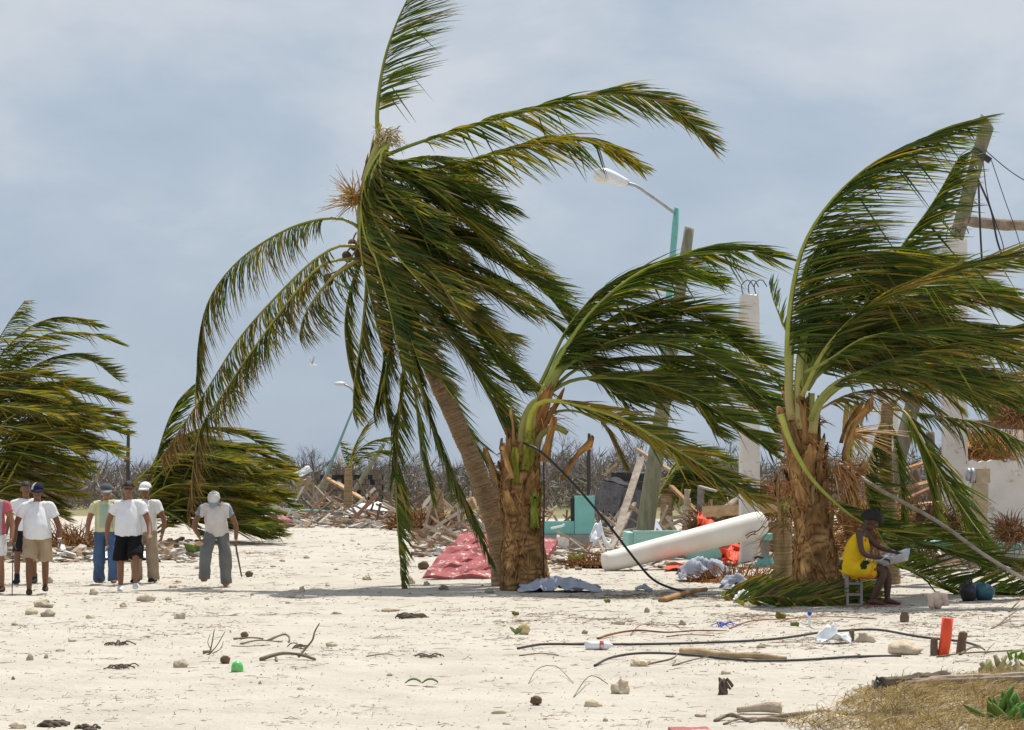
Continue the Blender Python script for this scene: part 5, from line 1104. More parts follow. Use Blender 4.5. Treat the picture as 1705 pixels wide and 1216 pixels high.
def shoes(root, J, col, sole=(.05, .045, .04), nm='shoe', high=0):
    for s in 'LR':
        t = J.get('toe' + s, V(0, -1, 0)).normalized(); a = J['ank' + s]; mb = MB()
        mb.tube([a - t * .085 - V(0, 0, .04), a - t * .04 - V(0, 0, .025), a + t * .06 - V(0, 0, .026), a + t * .15 - V(0, 0, .045), a + t * .215 - V(0, 0, .054)], [(.036, .04), (.047, .058), (.052, .045), (.052, .03), (.03, .018)], 12)
        if high: mb.tube([a - V(0, 0, .03), a + V(0, 0, high)], [.052, .05], 10)
        me = remeshed(mb, .009, 3); paint(me, lambda p: col if p.z > a.z - .068 else sole); link_mesh(nm, me, M['fabric'], root)
def on_head(J, nm, root, fn_build, mat):
    mb = MB(); fn_build(mb); rot = J['_rot']; hd = J['head']
    mb.v = [tuple(hd + rot @ Vector(p)) for p in mb.v]   # local: x side, -y forward, z up
    return mb
def cap(root, J, col, brim=None, trim=None):
    def fb(mb):
        n, m = 9, 18
        grid = [[V(math.cos(2 * math.pi * j / m) * .098 * math.cos(i / n * 1.5), math.sin(2 * math.pi * j / m) * .121 * math.cos(i / n * 1.5) + .0, .040 + .098 * math.sin(i / n * 1.5)) for j in range(m + 1)] for i in range(n + 1)]
        def cf(i, j):
            a = 2 * math.pi * j / m
            if trim and (abs(a - math.pi * 1.27) < .16): return trim
            return col
        mb.sheet(grid, -.008, cf)
        bg = [[V(math.sin(t) * (.090 + .012 * math.sin(r * 3)), -math.cos(t) * (.114 + .095 * r * max(0, math.cos(t)) ** .6) , .046 - .03 * r - .018 * abs(math.sin(t)) * r) for t in np.linspace(-1.15, 1.15, 13)] for r in (0, .33, .66, 1)]
        mb.sheet(bg, .008, brim or col)
    return on_head(J, 'cap', root, fb, None).build('cap', M['fabric'], root, origin=(0, 0, 0), smooth=True)
def hair(root, J, puff=1.0, low=-.35, big=.0):
    def fb(mb):
        n, m = 12, 22
        for i in range(n + 1):
            for j in range(m):
                a = 2 * math.pi * j / m; th = i / n * 1.5 * 1.25; fr = -math.sin(a)  # forward amount
                z_ = math.cos(th); lim = .30 if fr > .25 else (-.1 if fr > -.1 else low); zz = max(z_, lim)
                r_ = math.sqrt(max(0, 1 - zz * zz)) if zz > 0 else 1
                k = puff * (1 + .05 * noise.noise((i * .9, j * .9, 2)))
                mb.vert(V(math.cos(a) * (.094 + big) * r_ * k, math.sin(a) * (.117 + big) * r_ * k, .028 + (.112 + big) * zz * k))
        mb.f += [(i * m + j, i * m + (j + 1) % m, (i + 1) * m + (j + 1) % m, (i + 1) * m + j) for i in range(n) for j in range(m)]
    return on_head(J, 'hair', root, fb, None).build('hair', M['hair'], root, origin=(0, 0, 0), smooth=True)
def person(px, py, label, scale=1.0, rot=0):
    r = empty('person', G(px, py), label, 'person'); r.scale = (scale,) * 3; r.rotation_euler = (0, 0, rot); return r
SK = (.25, .115, .058); SK2 = (.19, .085, .042); SK3 = (.30, .15, .08)
WHT = (.80, .80, .82)
random.seed(5)
# man cut by the left edge
r = person(-12, 990, 'man in grey top with pink sleeves and white shorts at the left edge', 1.0); J = std_joints(legL=.22, legR=-.08, armR=.10, armL=.05)
human(r, J, SK3); shirt(r, J, (.36, .35, .36), .03, .15, .42, lambda p, c: (.55, .12, .15) if abs(p.x) > .165 else c, seed=1); trousers(r, J, (.72, .71, .72), .42, .04, 1, nm='shorts'); shoes(r, J, (.08, .05, .035)); hair(r, J)
sk = MB().tube([G(20, 992), P(21, 950, 34), P(22, 888, 34)], .008, 6).build('walking_stick', M['wire'], origin=G(20, 992)); tag(sk, 'thin dark stick planted upright by the man at the left edge', 'stick')
# man behind, white tee
r = person(43, 974, 'dark-haired man in white tee, half hidden behind the man in khaki shorts', 1.0); J = std_joints(legL=.12, legR=-.12, armL=.1, turn=.4)
human(r, J, SK2); shirt(r, J, WHT, .0, .2, .5, seed=2); trousers(r, J, (.02, .02, .024), .45, .03, 2, nm='shorts'); shoes(r, J, (.03, .03, .04), high=.1); hair(r, J)
# man with navy cap, belly, khaki shorts
r = person(62, 989, 'heavy man in navy cap, white tee and khaki shorts, left group', 1.0); J = std_joints(look=.18, legL=.30, legR=-.22, footR=.03, armL=-.06, armR=.06, elb=.125)
r.rotation_euler.z = .22; human(r, J, SK2); shirt(r, J, WHT, .055, .35, .55, loose=.032, seed=3); trousers(r, J, (.42, .32, .20), .46, .045, 3, .01, 'shorts', .05); shoes(r, J, (.07, .05, .04)); cap(r, J, (.016, .018, .04), trim=(.75, .72, .75)); hair(r, J, .97, -.3)
MB().tube([J['wriR'] + V(-.03, 0, .01), J['wriR'] + V(.03, 0, .01)], .034, 10).build('watch', M['galv'], r, origin=(0, 0, 0))
# man in pale yellow tee and jeans
r = person(177, 973, 'man in grey cap, pale yellow tee with green front and blue jeans', 1.0); J = std_joints(look=.25, legL=-.22, legR=.28, footR=.03, footL=.02, armL=.16, armR=-.1)
r.rotation_euler.z = .18; human(r, J, SK3); shirt(r, J, (.62, .60, .36), .02, .12, .5, lambda p, c: (.40, .48, .36) if (p.y < -.02 and abs(p.x) < .12 and 1.0 < p.z < 1.4) else c, seed=4); trousers(r, J, (.075, .13, .24), 1.0, .025, 4, .01); shoes(r, J, (.16, .09, .06)); cap(r, J, (.09, .10, .11), (.30, .31, .33)); hair(r, J, .97, -.3)
# white cap man in khaki trousers
r = person(243, 971, 'man in white cap, white tee and khaki trousers behind the man in black shorts', 1.0); J = std_joints(look=.1, legL=.12, legR=-.06, armR=.12, armL=.05, elb=.14)
r.rotation_euler.z = -.25; human(r, J, SK2); shirt(r, J, (.76, .75, .73), .02, .25, .5, seed=5); trousers(r, J, (.36, .28, .20), 1.0, .03, 5, .01); shoes(r, J, (.03, .025, .025)); cap(r, J, (.82, .82, .84)); hair(r, J, .97, -.3)
# man in black shorts and sunglasses
r = person(214, 984, 'heavy man in sunglasses, white tee, black shorts and white trainers', 1.02); J = std_joints(look=.1, legL=-.06, legR=.30, footR=.05, armL=-.1, armR=.28, elb=.12)
r.rotation_euler.z = .14; human(r, J, SK); shirt(r, J, WHT, .045, .25, .5, loose=.03, seed=6); trousers(r, J, (.012, .012, .014), .5, .045, 6, .012, 'shorts', .05); shoes(r, J, (.75, .76, .80), (.6, .6, .62)); hair(r, J, 1.02, -.3)
def fb(mb):
    for s in (-1, 1): mb.ball((s * .037, -.110, .020), (.026, .010, .018), 6, 10)
    mb.tube([V(-.075, -.03, .03), V(-.062, -.088, .028), V(-.01, -.112, .026), V(.01, -.112, .026), V(.062, -.088, .028), V(.075, -.03, .03)], .004, 5)
on_head(J, 'sunglasses', r, fb, None).build('sunglasses', M['black'], r, origin=(0, 0, 0), smooth=True)
MB().tube([J['wriR'] + V(-.01, .02, .02), J['wriR'] + V(.01, -.02, .04)], .034, 10).build('watch', M['block'], r, origin=(0, 0, 0))
# stooping man with machete
r = person(361, 977, 'stooping man in white cap looking down, grey trousers, blade in his hand', 1.0); J = std_joints(lean=.42, look=1.0, legL=.28, legR=-.02, footL=.09, spread=.04, armL=.22, armR=.05, elb=.14)
J['head'] = J['neck'] + V(0, -.10, .045); J['hup'] = V(0, -.75, .66).normalized(); J['face'] = V(0, -.6, -.8)
J['wriL'] = J['elbL'] + V(.10, -.16, -.20); J['curlL'] = 1.0; J['curlR'] = 1.1
human(r, J, SK); shirt(r, J, (.76, .72, .70), .02, .12, .5, lambda p, c: (.27, .31, .36) if (p.z > 1.40 and p.y > -.24) or abs(p.x) > .245 else c, seed=7); trousers(r, J, (.20, .205, .20), 1.0, .032, 7, .008); shoes(r, J, (.30, .15, .09)); cap(r, J, (.76, .74, .68), (.30, .36, .42)); hair(r, J, .97, -.3)
hw = r.location + J['wriR'] + V(.0, -.02, -.09); mch = empty('machete', hw, 'long narrow machete hanging from the stooping man\'s hand', 'machete')
MB().tube([hw + V(-.005, 0, .06), hw + V(.01, -.01, -.08)], .014, 8).build('handle', M['wire'], mch)
g_ = [[hw + V(.01 + .10 * u + dx * (1 - .25 * u), -.01 - .08 * u, -.08 - .46 * u) for dx in (-.016, .016)] for u in (0, .25, .5, .75, 1)]
MB().sheet(g_, .004).build('blade', M['coconut'], mch)
o = MB().ball(r.location + J['wriL'] + V(.01, -.03, -.11), (.07, .05, .045), 7, 10, (1.3, 1.2, 1), namp=.15, seed=3).build('shell', M['stone'], origin=r.location + J['wriL'], smooth=True); tag(o, 'pale shell held in the stooping man\'s hand', 'shell')
# seated woman in yellow, facing right
bk = G(1424, 1006); bk = V(bk.x, bk.y + .15, gz(bk.x, bk.y))
cb = empty('breeze_block', bk, 'grey hollow breeze block stood on end as a seat under the woman', 'block')
for dx, dy, sx_, sy_ in ((-.10, 0, .035, .2), (.10, 0, .035, .2)): MB().box(bk + V(dx, dy, .23), (sx_, sy_, .50)).build('face_shell', M['conc'], cb, bevel=.006)
for z in (.0, .15, .31, .455): MB().box(bk + V(0, 0, z + .012), (.164, .196, .035)).build('web', M['conc'], cb, bevel=.006)
r = empty('person', bk, 'seated woman in a yellow flowered dress reading a newspaper under the shaggy palm', 'person'); r.rotation_euler = (0, 0, R(72)); r.scale = (1.06, 1.06, 1.06)
J = {'pelvis': V(0, .02, .53), 'waist': V(0, -.02, .70), 'chest': V(0, -.09, .91), 'neck': V(0, -.14, 1.06), 'head': V(0, -.235, 1.15), 'face': V(-.1, -.72, -.7), 'hup': V(0, -.62, .78).normalized()}
for s, sg in (('L', -1), ('R', 1)):
    J['hip' + s] = V(sg * .09, -.03, .50); J['kne' + s] = V(sg * .12, -.41, .49); J['ank' + s] = V(sg * .11 + .02, -.27 - (.17 if s == 'R' else 0), .085)
    J['sho' + s] = V(sg * .175, -.10, 1.0); J['elb' + s] = V(sg * .22, -.17, .72); J['wri' + s] = V(sg * .17, -.41, .66); J['palm' + s] = V(-sg * .4, 0, -1); J['thumb' + s] = V(-sg, 0, .3); J['curl' + s] = .8
J['elbR'] = V(.26, -.30, .80); J['wriR'] = V(.22, -.56, .72)
human(r, J, (.085, .042, .026), female=True)
def dressy(p, c):
    if p.z < .62 and noise.noise(p * 9) > .22: return (.03, .04, .02)
    if p.z < .56 and noise.noise(p * 7 + V(4, 1, 0)) > .15: return (.75, .25, .03)
    if (p - V(-.10, -.20, .90)).length < .035: return (.55, .02, .02)
    if noise.noise(p * 10 + V(0, 5, 2)) > .42: return (.75, .35, .03)
    return c
mb = MB(); x = np.linspace(0, 1, 14)
mb.tube(spline([V(0, .06, .42), J['pelvis'], J['waist'], J['chest'], J['neck'] - V(0, -.02, .10)], 14), [(float(a), float(b)) for a, b in zip(np.interp(x, [0, .25, .5, .8, 1], [.20, .20, .175, .185, .13]), np.interp(x, [0, .25, .5, .8, 1], [.15, .17, .15, .15, .09]))], 18, xdir=(1, 0, 0))
for s in 'LR':
    mb.tube(spline([J['hip' + s] + V(0, .05, 0), J['hip' + s].lerp(J['kne' + s], .5), J['hip' + s].lerp(J['kne' + s], .80) - V(0, 0, .01)], 8), [.135, .13, .128, .125, .122, .12, .12, .118], 12)
    mb.tube([J['chest'] + V(J['sho' + s].x * .5, .02, .03), J['neck'] + V(J['sho' + s].x * .6, .03, -.02)], [.06, .04], 8)
mb.tube([V(0, -.03, .46), V(0, -.22, .46), V(0, -.34, .46)], [(.2, .1), (.2, .09), (.19, .075)], 12)
me = remeshed(mb, .012, 5); wrinkle(me, .010, 8, 3); paint(me, lambda p: dressy(p, (.72, .47, .015))); link_mesh('dress', me, M['fabric'], r)
hair(r, J, 1.1, -.6, .03)
for s in 'LR':
    a = J['ank' + s]; MB().box(a + V(0, -.06, -.076), (.085, .25, .018)).build('flip_flop', M['pink'] if 'pink' in M else M.setdefault('pink', solid('pink_rubber', (.55, .10, .12), None, .6, 8, .05)), r, origin=(0, 0, 0), bevel=.006)
# newspaper
Mw = Matrix.Rotation(R(72), 4, 'Z'); c0 = bk + (Mw @ V(.04, -.56, .66)); grid = []
for i in range(7):
    row = []
    for j in range(15):
        u, v_ = j / 14 * 2 - 1, i / 6 * 2 - 1; q = V(u * .30, v_ * .21, .06 * abs(u) - .05 * (1 - abs(u)) + .035 * noise.noise((u * 3, v_ * 2, 1)) + v_ * -.05 + max(0, u - .5) * .12)
        row.append(c0 + (Mw @ q))
    grid.append(row)
M['news'] = solid('newsprint', (.62, .64, .70), (.40, .42, .48), .8, 30, .05, 60, .1, stretch=(1, 1, 1))
o = MB().sheet(grid, .004).build('newspaper', M['news'], origin=c0, smooth=True); tag(o, 'open newspaper held across the seated woman\'s lap', 'newspaper')
# ------------------------------------------------------------------ things lying on the sand
random.seed(303)
_used = {}
def where_on_sand(px, py):
    v_ = 'near the bottom edge' if py > 1165 else 'in the foreground' if py > 1090 else 'in the middle of the open sand' if py > 1015 else 'level with the palms'
    h_ = 'far left' if px < 200 else 'left' if px < 480 else 'left of centre' if px < 720 else 'below the stout palm' if px < 960 else 'right of centre' if px < 1250 else 'below the shaggy palm' if px < 1480 else 'far right'
    return h_ + ', ' + v_
# stones: px, py of the foot, width px, height px, tone
stones = [(1034, 1155, 40, 26, 1.15), (986, 1180, 34, 14, 1.3), (300, 1112, 38, 15, .85), (300, 1029, 24, 12, 1.0), (246, 1002, 32, 14, 1.05), (80, 1027, 34, 14, .75), (72, 1012, 36, 16, 1.0), (52, 1022, 28, 12, 1.1), (50, 1102, 16, 12, .85), (77, 1097, 10, 8, .8),
    (83, 973, 16, 13, 1.05), (155, 992, 20, 12, 1.0), (206, 1012, 14, 10, 1.1), (288, 979, 18, 7, 1.1), (297, 971, 14, 5, 1.1), (280, 1000, 14, 6, 1.0), (150, 1030, 22, 9, 1.3), (120, 1068, 18, 7, 1.2), (100, 1085, 20, 6, 1.2), (24, 1042, 14, 6, 1.0), (503, 985, 13, 12, 1.15), (611, 965, 20, 9, 1.1),
    (683, 972, 18, 14, 1.25), (710, 973, 16, 8, 1.1), (738, 979, 24, 10, .5), (815, 985, 22, 9, .7), (552, 1078, 22, 10, 1.1), (1065, 1112, 46, 16, 1.25), (1440, 1075, 44, 20, 1.05), (1505, 1090, 80, 24, 1.2), (1268, 1082, 22, 9, .9), (1208, 1130, 22, 8, 1.2), (1077, 1020, 13, 10, .7), (973, 1054, 12, 7, .6),
    (1032, 1042, 22, 9, 1.05), (1136, 1042, 16, 10, .9), (500, 1150, 14, 5, 1.1), (649, 1127, 14, 6, 1.0), (832, 1190, 34, 8, 1.1), (844, 1207, 20, 5, 1.1), (1115, 1162, 18, 5, 1.0), (1167, 1197, 26, 7, 1.0), (433, 1138, 7, 6, .7), (22, 1132, 9, 6, .5), (1008, 1208, 12, 6, .9), (1600, 1130, 26, 8, 1.0), (30, 1210, 34, 14, 1.25), (345, 1000, 10, 5, 1), (600, 985, 10, 5, 1.1), (545, 975, 10, 5, 1.1), (480, 1005, 14, 5, 1), (420, 990, 9, 5, .8), (330, 948, 12, 5, 1.1), (470, 935, 12, 5, 1.1), (510, 930, 14, 6, 1), (455, 945, 12, 4, 1.0), (560, 950, 10, 4, 1.0), (1245, 1008, 16, 11, 1.25), (1195, 1008, 10, 6, 1.0), (1420, 1055, 12, 6, .9), (1505, 1033, 15, 12, .6), (1100, 1021, 12, 7, 1.2), (650, 1020, 40, 7, 1.0), (560, 1022, 26, 5, .9)]
sv = []; labs = {}
for k in range(7):
    mb = MB().ball((0, 0, 0), (1, .85, 1), 9, 14, namp=.24, nsc=1.7, seed=k * 3.7)
    mb.v = [(x, y, max(z, -.45)) for x, y, z in mb.v]; sv.append(mb)
tones = ['pale', 'tan', 'sandy', 'grey-brown', 'dark']
for i, (px, py, w, h, tn) in enumerate(stones):
    g = G(px, py); sc_ = g.y / F; mb = sv[i % 7]; m2 = MB(); m2.f = mb.f; rz = random.uniform(0, 6.3); c_ = Matrix.Rotation(rz, 3, 'Z'); m2.v = [tuple(c_ @ Vector(v)) for v in mb.v]
    m2.v = [(x * w * sc_ / 2.5, y * w * sc_ / 2.9, (z + .33) * h * sc_ / 1.6) for x, y, z in m2.v]; m2.c = [(tn, tn * .97, tn * .93)] * len(m2.v)
    o = bpy.data.objects.new('stone', m2.mesh('stone', M['stone'], smooth=(i % 3 > 0))); COL.objects.link(o); o.location = g
    size = 'large' if w > 32 else 'fist-sized' if w > 15 else 'small'
    tone = 'pale' if tn > 1.15 else 'sandy' if tn > .95 else 'brownish' if tn > .7 else 'dark'
    labs.setdefault(f'{size} {tone} {"flat " if h < w * .36 else ""}stone, {where_on_sand(px, py)}', []).append((px, o)); tag(o, f'{size} {tone} {"flat " if h < w * .36 else ""}stone, {where_on_sand(px, py)}', 'stone', 'stones on the sand')
nums = ['leftmost', 'second from left', 'third from left', 'fourth from left', 'fifth from left', 'sixth from left', 'seventh from left']
for lab, l_ in labs.items():
    if len(l_) > 1:
        for k, (_, o) in enumerate(sorted(l_, key=lambda t: t[0])): o['label'] = nums[k] + ' ' + lab
# coconuts and husks
for x, y, w, lab in ((415, 962, 12, 'dark coconut on the sand right of the stooping man'), (705, 948, 17, 'brown coconut left of the red slab'), (893, 1178, 18, 'broken brown coconut husk in the foreground'), (375, 1106, 16, 'brown husk behind the green cup'), (407, 1062, 12, 'upturned husk in the driftwood at left')):
    g = G(x, y); r_ = w / F * g.y / 2; o = MB().ball((0, 0, r_ * .8), (r_ * 1.1, r_, r_ * .9), 9, 12, namp=.14, seed=x).build('coconut_husk', M['coconut'], origin=(0, 0, 0), smooth=True); o.location = g; tag(o, lab, 'coconut')
# twigs, branches
def stick_thing(name, lines, label, cat='branch', mat='wood_grey', col=(.8, .72, .62)):
    """lines: list of (points as (px, py_ground, lift px), r0, r1)"""
    g0 = G(lines[0][0][0][0], lines[0][0][0][1]); root_mb = MB()
    for pts, r0, r1 in lines:
        w_ = [G(px, py) + V(0, 0, lift * g0.y / F + r0 * .6) for px, py, lift in pts]; n = 4 * len(w_); root_mb.tube(spline(w_, n), [r0 + (r1 - r0) * i / (n - 1) for i in range(n)], 6, col, noise_amp=.15, nscale=9)
    o = root_mb.build(name, M[mat], origin=g0, smooth=True); return tag(o, label, cat)
stick_thing('driftwood_branch', [([(434, 1104, 0), (455, 1102, 5), (478, 1101, 8), (503, 1101, 6), (525, 1103, 0)], .022, .012), ([(497, 1101, 4), (508, 1100, 16), (520, 1100, 30), (524, 1100, 44), (532, 1100, 58)], .014, .006), ([(459, 1102, 3), (461, 1105, 0)], .012, .01), ([(507, 1101, 8), (511, 1101, 5)], .02, .012)], 'brown branch with one twig sticking up, left of centre')
stick_thing('dry_twig', [([(348, 1090, 0), (352, 1089, 14), (357, 1089, 42)], .010, .004), ([(350, 1090, 2), (362, 1089, 16), (375, 1089, 38)], .008, .003), ([(352, 1089, 8), (346, 1089, 20), (350, 1089, 34)], .006, .003), ([(354, 1090, 2), (368, 1089, 10), (372, 1089, 22)], .006, .003), ([(338, 1091, 2), (352, 1091, 5)], .02, .012)], 'spindly upright dry twig on the left sand')
stick_thing('driftwood', [([(390, 1066, 2), (405, 1068, 3), (420, 1068, 4), (438, 1067, 2)], .015, .01), ([(446, 1070, 0), (460, 1069, 5), (474, 1068, 9), (481, 1069, 6), (482, 1072, 2)], .014, .009), ([(400, 1074, 0), (430, 1072, 3), (470, 1073, 1)], .009, .006), ([(385, 1076, 0), (410, 1076, 1), (450, 1077, 1)], .006, .004)], 'tangle of driftwood sticks at left, behind the branch')
stick_thing('root_branch', [([(1190, 1206, 0), (1210, 1200, 6), (1222, 1203, 8), (1245, 1206, 2), (1275, 1206, 2), (1310, 1205, 0)], .012, .02), ([(1205, 1212, 0), (1230, 1206, 4), (1260, 1204, 3)], .010, .006), ([(1250, 1208, 0), (1300, 1200, 3), (1380, 1192, 3)], .014, .02)], 'forked brown root at the bottom right')
stick_thing('thin_stick', [([(955, 1163, 0), (975, 1145, 12), (990, 1137, 12), (1012, 1141, 0)], .005, .004)], 'thin bowed stem right of centre in the foreground', 'twig')
stick_thing('thin_stick', [([(880, 1138, 0), (895, 1127, 14), (925, 1123, 14), (955, 1138, 0)], .004, .003)], 'thin hooped stem below the stout palm', 'twig')
stick_thing('root_string', [([(995, 1063, 0), (1020, 1058, 3), (1060, 1056, 5), (1110, 1058, 5), (1160, 1056, 4), (1210, 1055, 2)], .014, .007), ([(1050, 1058, 2), (1065, 1050, 8), (1085, 1045, 4)], .006, .003), ([(1110, 1062, 1), (1140, 1060, 3), (1190, 1062, 2)], .008, .005)], 'long rusty root string on the sand right of centre', 'roots', 'wood_tan', (.55, .36, .24))
stick_thing('root_string', [([(1215, 1050, 0), (1250, 1040, 3), (1300, 1036, 4), (1380, 1032, 4), (1460, 1034, 2)], .010, .006), ([(1300, 1040, 1), (1330, 1033, 5), (1362, 1028, 3)], .007, .004)], 'reddish root string below the shaggy palm', 'roots', 'wood_tan', (.7, .38, .25))
stick_thing('frond_stalk', [([(1135, 1094, 4), (1165, 1098, 5), (1200, 1101, 4), (1260, 1105, 3), (1310, 1106, 1)], .036, .03)], 'pale dry palm stalk lying on the sand over the lower hose', 'palm stalk', 'wood_tan', (1.05, 1.05, .9))
stick_thing('bamboo_piece', [([(1100, 1000, 0), (1125, 996, 3), (1150, 990, 5), (1175, 985, 5)], .045, .035)], 'tan palm stalk end in front of the leaf heap', 'palm stalk', 'wood_tan', (.9, .72, .45))
stick_thing('hooked_twig', [([(1058, 1112, 0), (1090, 1108, 2), (1120, 1106, 8), (1128, 1100, 10)], .012, .006), ([(1120, 1112, 0), (1150, 1106, 3), (1180, 1104, 6)], .010, .005)], 'hooked twig beside the sandy mound right of centre', 'twig')
stick_thing('hooked_twig', [([(865, 1092, 0), (900, 1090, 2), (930, 1094, 1)], .008, .006), ([(610, 1096, 2), (640, 1092, 2), (655, 1094, 1)], .008, .005)], 'pair of thin twigs left of the hoses', 'twig')
stick_thing('log', [([(1228, 1192, 4), (1250, 1193, 6), (1275, 1194, 8), (1300, 1195, 8)], .02, .05)], 'weathered splintered driftwood log at the bottom right', 'log', 'wood_grey', (1.5, 1.4, 1.25))
for i, (x, y, n, lab) in enumerate(((190, 1075, 7, 'dark curled seaweed knot at left'), (192, 1113, 7, 'dark flattened seaweed wisp in the left foreground'), (675, 1030, 9, 'black scrap of matted weed left of the stout palm'), (700, 1093, 5, 'dark twiggy wisp in the middle foreground'), (80, 1204, 10, 'black lump of seaweed at the bottom left'), (132, 1213, 8, 'second black seaweed lump at the bottom left edge'), (480, 1080, 4, 'thin dark wisp by the bent branch'))):
    g = G(x, y); sc_ = g.y / F; mb = MB()
    for k in range(n * 2):
        p = g + V(random.uniform(-18, 18) * sc_, random.uniform(-.15, .15), 0); a = random.uniform(-.5, .5); l = random.uniform(10, 26) * sc_
        mb.tube(spline([p, p + V(l * .3, a * l, random.uniform(1, 7) * sc_), p + V(l * .7, a * l * 1.3, random.uniform(.5, 6) * sc_), p + V(l, a * l, .005)], 7), random.uniform(.006, .018) if i in (4, 5, 2) else .006, 5, random.choice([(.10, .085, .07), (.20, .16, .12), (.15, .12, .09)]))
    tag(mb.build('seaweed', M['attr_rough'], origin=g, smooth=True), lab, 'seaweed')
# root tuft standing up
g = G(1203, 1160); mb = MB(); sc_ = g.y / F
for k in range(26):
    p = g + V(random.uniform(-5, 5) * sc_, random.uniform(-.06, .06), 0); q = g + V(random.uniform(-6, 8) * sc_, 0, random.uniform(14, 28) * sc_)
    mb.tube(spline([p, (p + q) / 2 + jit(.03), q, q + V(random.uniform(-.02, .06), 0, -.06)], 7), .010, 5, (.16, .12, .09))
tag(mb.build('root_tuft', M['attr_rough'], origin=g, smooth=True), 'dark root tuft standing up in the right foreground', 'roots')
# hoses
def hose(pts, r, label):
    w_ = [G(px, py) + V(0, 0, r + lift * G(px, py).y / F) for px, py, lift in pts]; o = MB().tube(spline(w_, 60), r, 8).build('hose', M['hose'] if 'hose' in M else M.setdefault('hose', solid('grey_black_hose', (.075, .07, .065), (.04, .038, .036), .6, 20, .1)), origin=w_[0], smooth=True); return tag(o, label, 'hose')
hose([(862, 1081, 0), (885, 1078, 3), (910, 1076, 4), (980, 1076, 3), (1080, 1077, 2), (1200, 1075, 2), (1290, 1072, 4), (1370, 1064, 6), (1400, 1062, 8), (1460, 1064, 8), (1530, 1072, 4), (1600, 1077, 3), (1632, 1084, 1)], .0135, 'long dark hose lying across the sand behind the orange tube')
hose([(990, 1112, 0), (1015, 1106, 6), (1050, 1102, 9), (1090, 1100, 9), (1140, 1100, 5), (1190, 1102, 2), (1250, 1108, 1), (1330, 1106, 1), (1420, 1100, 1), (1500, 1096, 0)], .0125, 'shorter dark hose bowing up in front of the long one')
# orange tube and posts
g = G(1573, 1092); o = MB().tube([g + V(-.03, 0, -.1), P(1575, 1060, g.y), P(1578, 1029, g.y)], 9.5 / F * g.y, 20).build('orange_tube', M['orange'], origin=g, smooth=False); tag(o, 'bright orange plastic tube standing in the sand at right', 'tube')
o.data.polygons.foreach_set('use_smooth', [len(p.vertices) == 4 for p in o.data.polygons])
def stake(px, py, h, w, tilt, label, nm='wooden_stump'):
    g = G(px, py); s = g.y / F; mb = MB(); mb.tube([g - V(0, 0, .05), g + V(tilt * .4 * s, 0, h * .5 * s), g + V(tilt * s, 0, h * .93 * s), g + V(tilt * s, 0, h * s)], [w * s / 2, w * s * .48, w * s * .42, w * s * .25], 8, (.62, .52, .44), noise_amp=.2, nscale=14)
    return tag(mb.build(nm, M['wood_grey'], origin=g), label, 'stump')
stake(1555, 1092, 30, 13, 1, 'short brown stump just left of the orange tube'); stake(1600, 1090, 36, 17, 3, 'tapering brown stump just right of the orange tube'); stake(1418, 1073, 19, 9, 0, 'small stump between white bag and rock'); stake(1506, 1037, 18, 14, 0, 'stubby cut stump on the sand behind the orange tube')
stick_thing('dry_twig', [([(1598, 1094, 0), (1615, 1088, 6), (1630, 1087, 6), (1640, 1090, 3)], .012, .008), ([(1560, 1096, 0), (1600, 1094, 2), (1660, 1092, 2), (1700, 1090, 2)], .010, .008), ([(1640, 1092, 0), (1650, 1088, 8), (1656, 1086, 12)], .006, .004)], 'dry twigs at the foot of the orange tube', 'twig')
stick_thing('dry_twig', [([(1680, 1020, 0), (1700, 1010, 10), (1720, 1005, 20)], .012, .006), ([(1660, 1045, 0), (1690, 1030, 8), (1720, 1020, 12)], .010, .005), ([(1650, 1050, 0), (1680, 1044, 5), (1715, 1040, 3)], .008, .005)], 'reaching dry twigs at the right edge', 'twig')
# bottle, bags and bits of rubbish
g = G(976, 1083); bt = empty('plastic_bottle', g, 'clear crushed bottle with red label lying against the long hose', 'bottle'); e_ = G(1020, 1083); z = V(0, 0, .045)
MB().tube([g.lerp(e_, u) + z + jit(.006) for u in (0, .02, .2, .4, .6, .75, .85, .98, 1)], [.02, .045, .048, .043, .045, .044, .03, .018, .015], 12).build('bottle_body', M['plastic_white'], bt, smooth=True)
MB().tube([g.lerp(e_, u) + z for u in (.5, .66)], .049, 12).build('label_band', M['red_slab'], bt, smooth=True)
cloth('plastic_bag', 1388, 1078, H * F / (1076 - HY), .34, .3, .26, 'plastic_white', 'white plastic bag caught on the long hose', 'bag', 31, fold=4.5)
g = G(395, 1123); r_ = 10 / F * g.y; cup = empty('green_cup', g, 'bright green plastic cup lying in the left foreground', 'cup')
MB().tube([g + V(0, 0, .0), g + V(0, 0, r_ * .9), g + V(0, 0, r_ * 1.5), g + V(0, 0, r_ * 1.8)], [r_ * 1.05, r_, r_ * .8, r_ * .3], 14).build('cup_body', M['green_plastic'], cup, smooth=True)
MB().ball(g + V(0, -r_ * .98, r_ * .75), (r_ * .3, .006, r_ * .35), 6, 10).build('cup_mark', M['block'], cup, smooth=True)
bg = empty('black_bag', G(1612, 1000), 'black shiny bag resting by the fallen leaf at right', 'bag'); g = bg.location
MB().ball(g + V(0, 0, .13), (.13, .16, .15), 10, 14, namp=.12, seed=5).build('sack', M['black'], bg, smooth=True); MB().ball(g + V(.02, -.13, .16), (.03, .03, .03), 6, 8).build('blue_tag', M['blue'] if 'blue' in M else M.setdefault('blue', solid('blue_plastic', (.03, .08, .55), None, .4, 8, .05)), bg, smooth=True)
MB().tube(spline([g + V(-.05, 0, .26), g + V(-.03, 0, .34), g + V(.04, 0, .34), g + V(.06, 0, .26)], 8), .012, 6).build('handle', M['black'], bg, smooth=True)
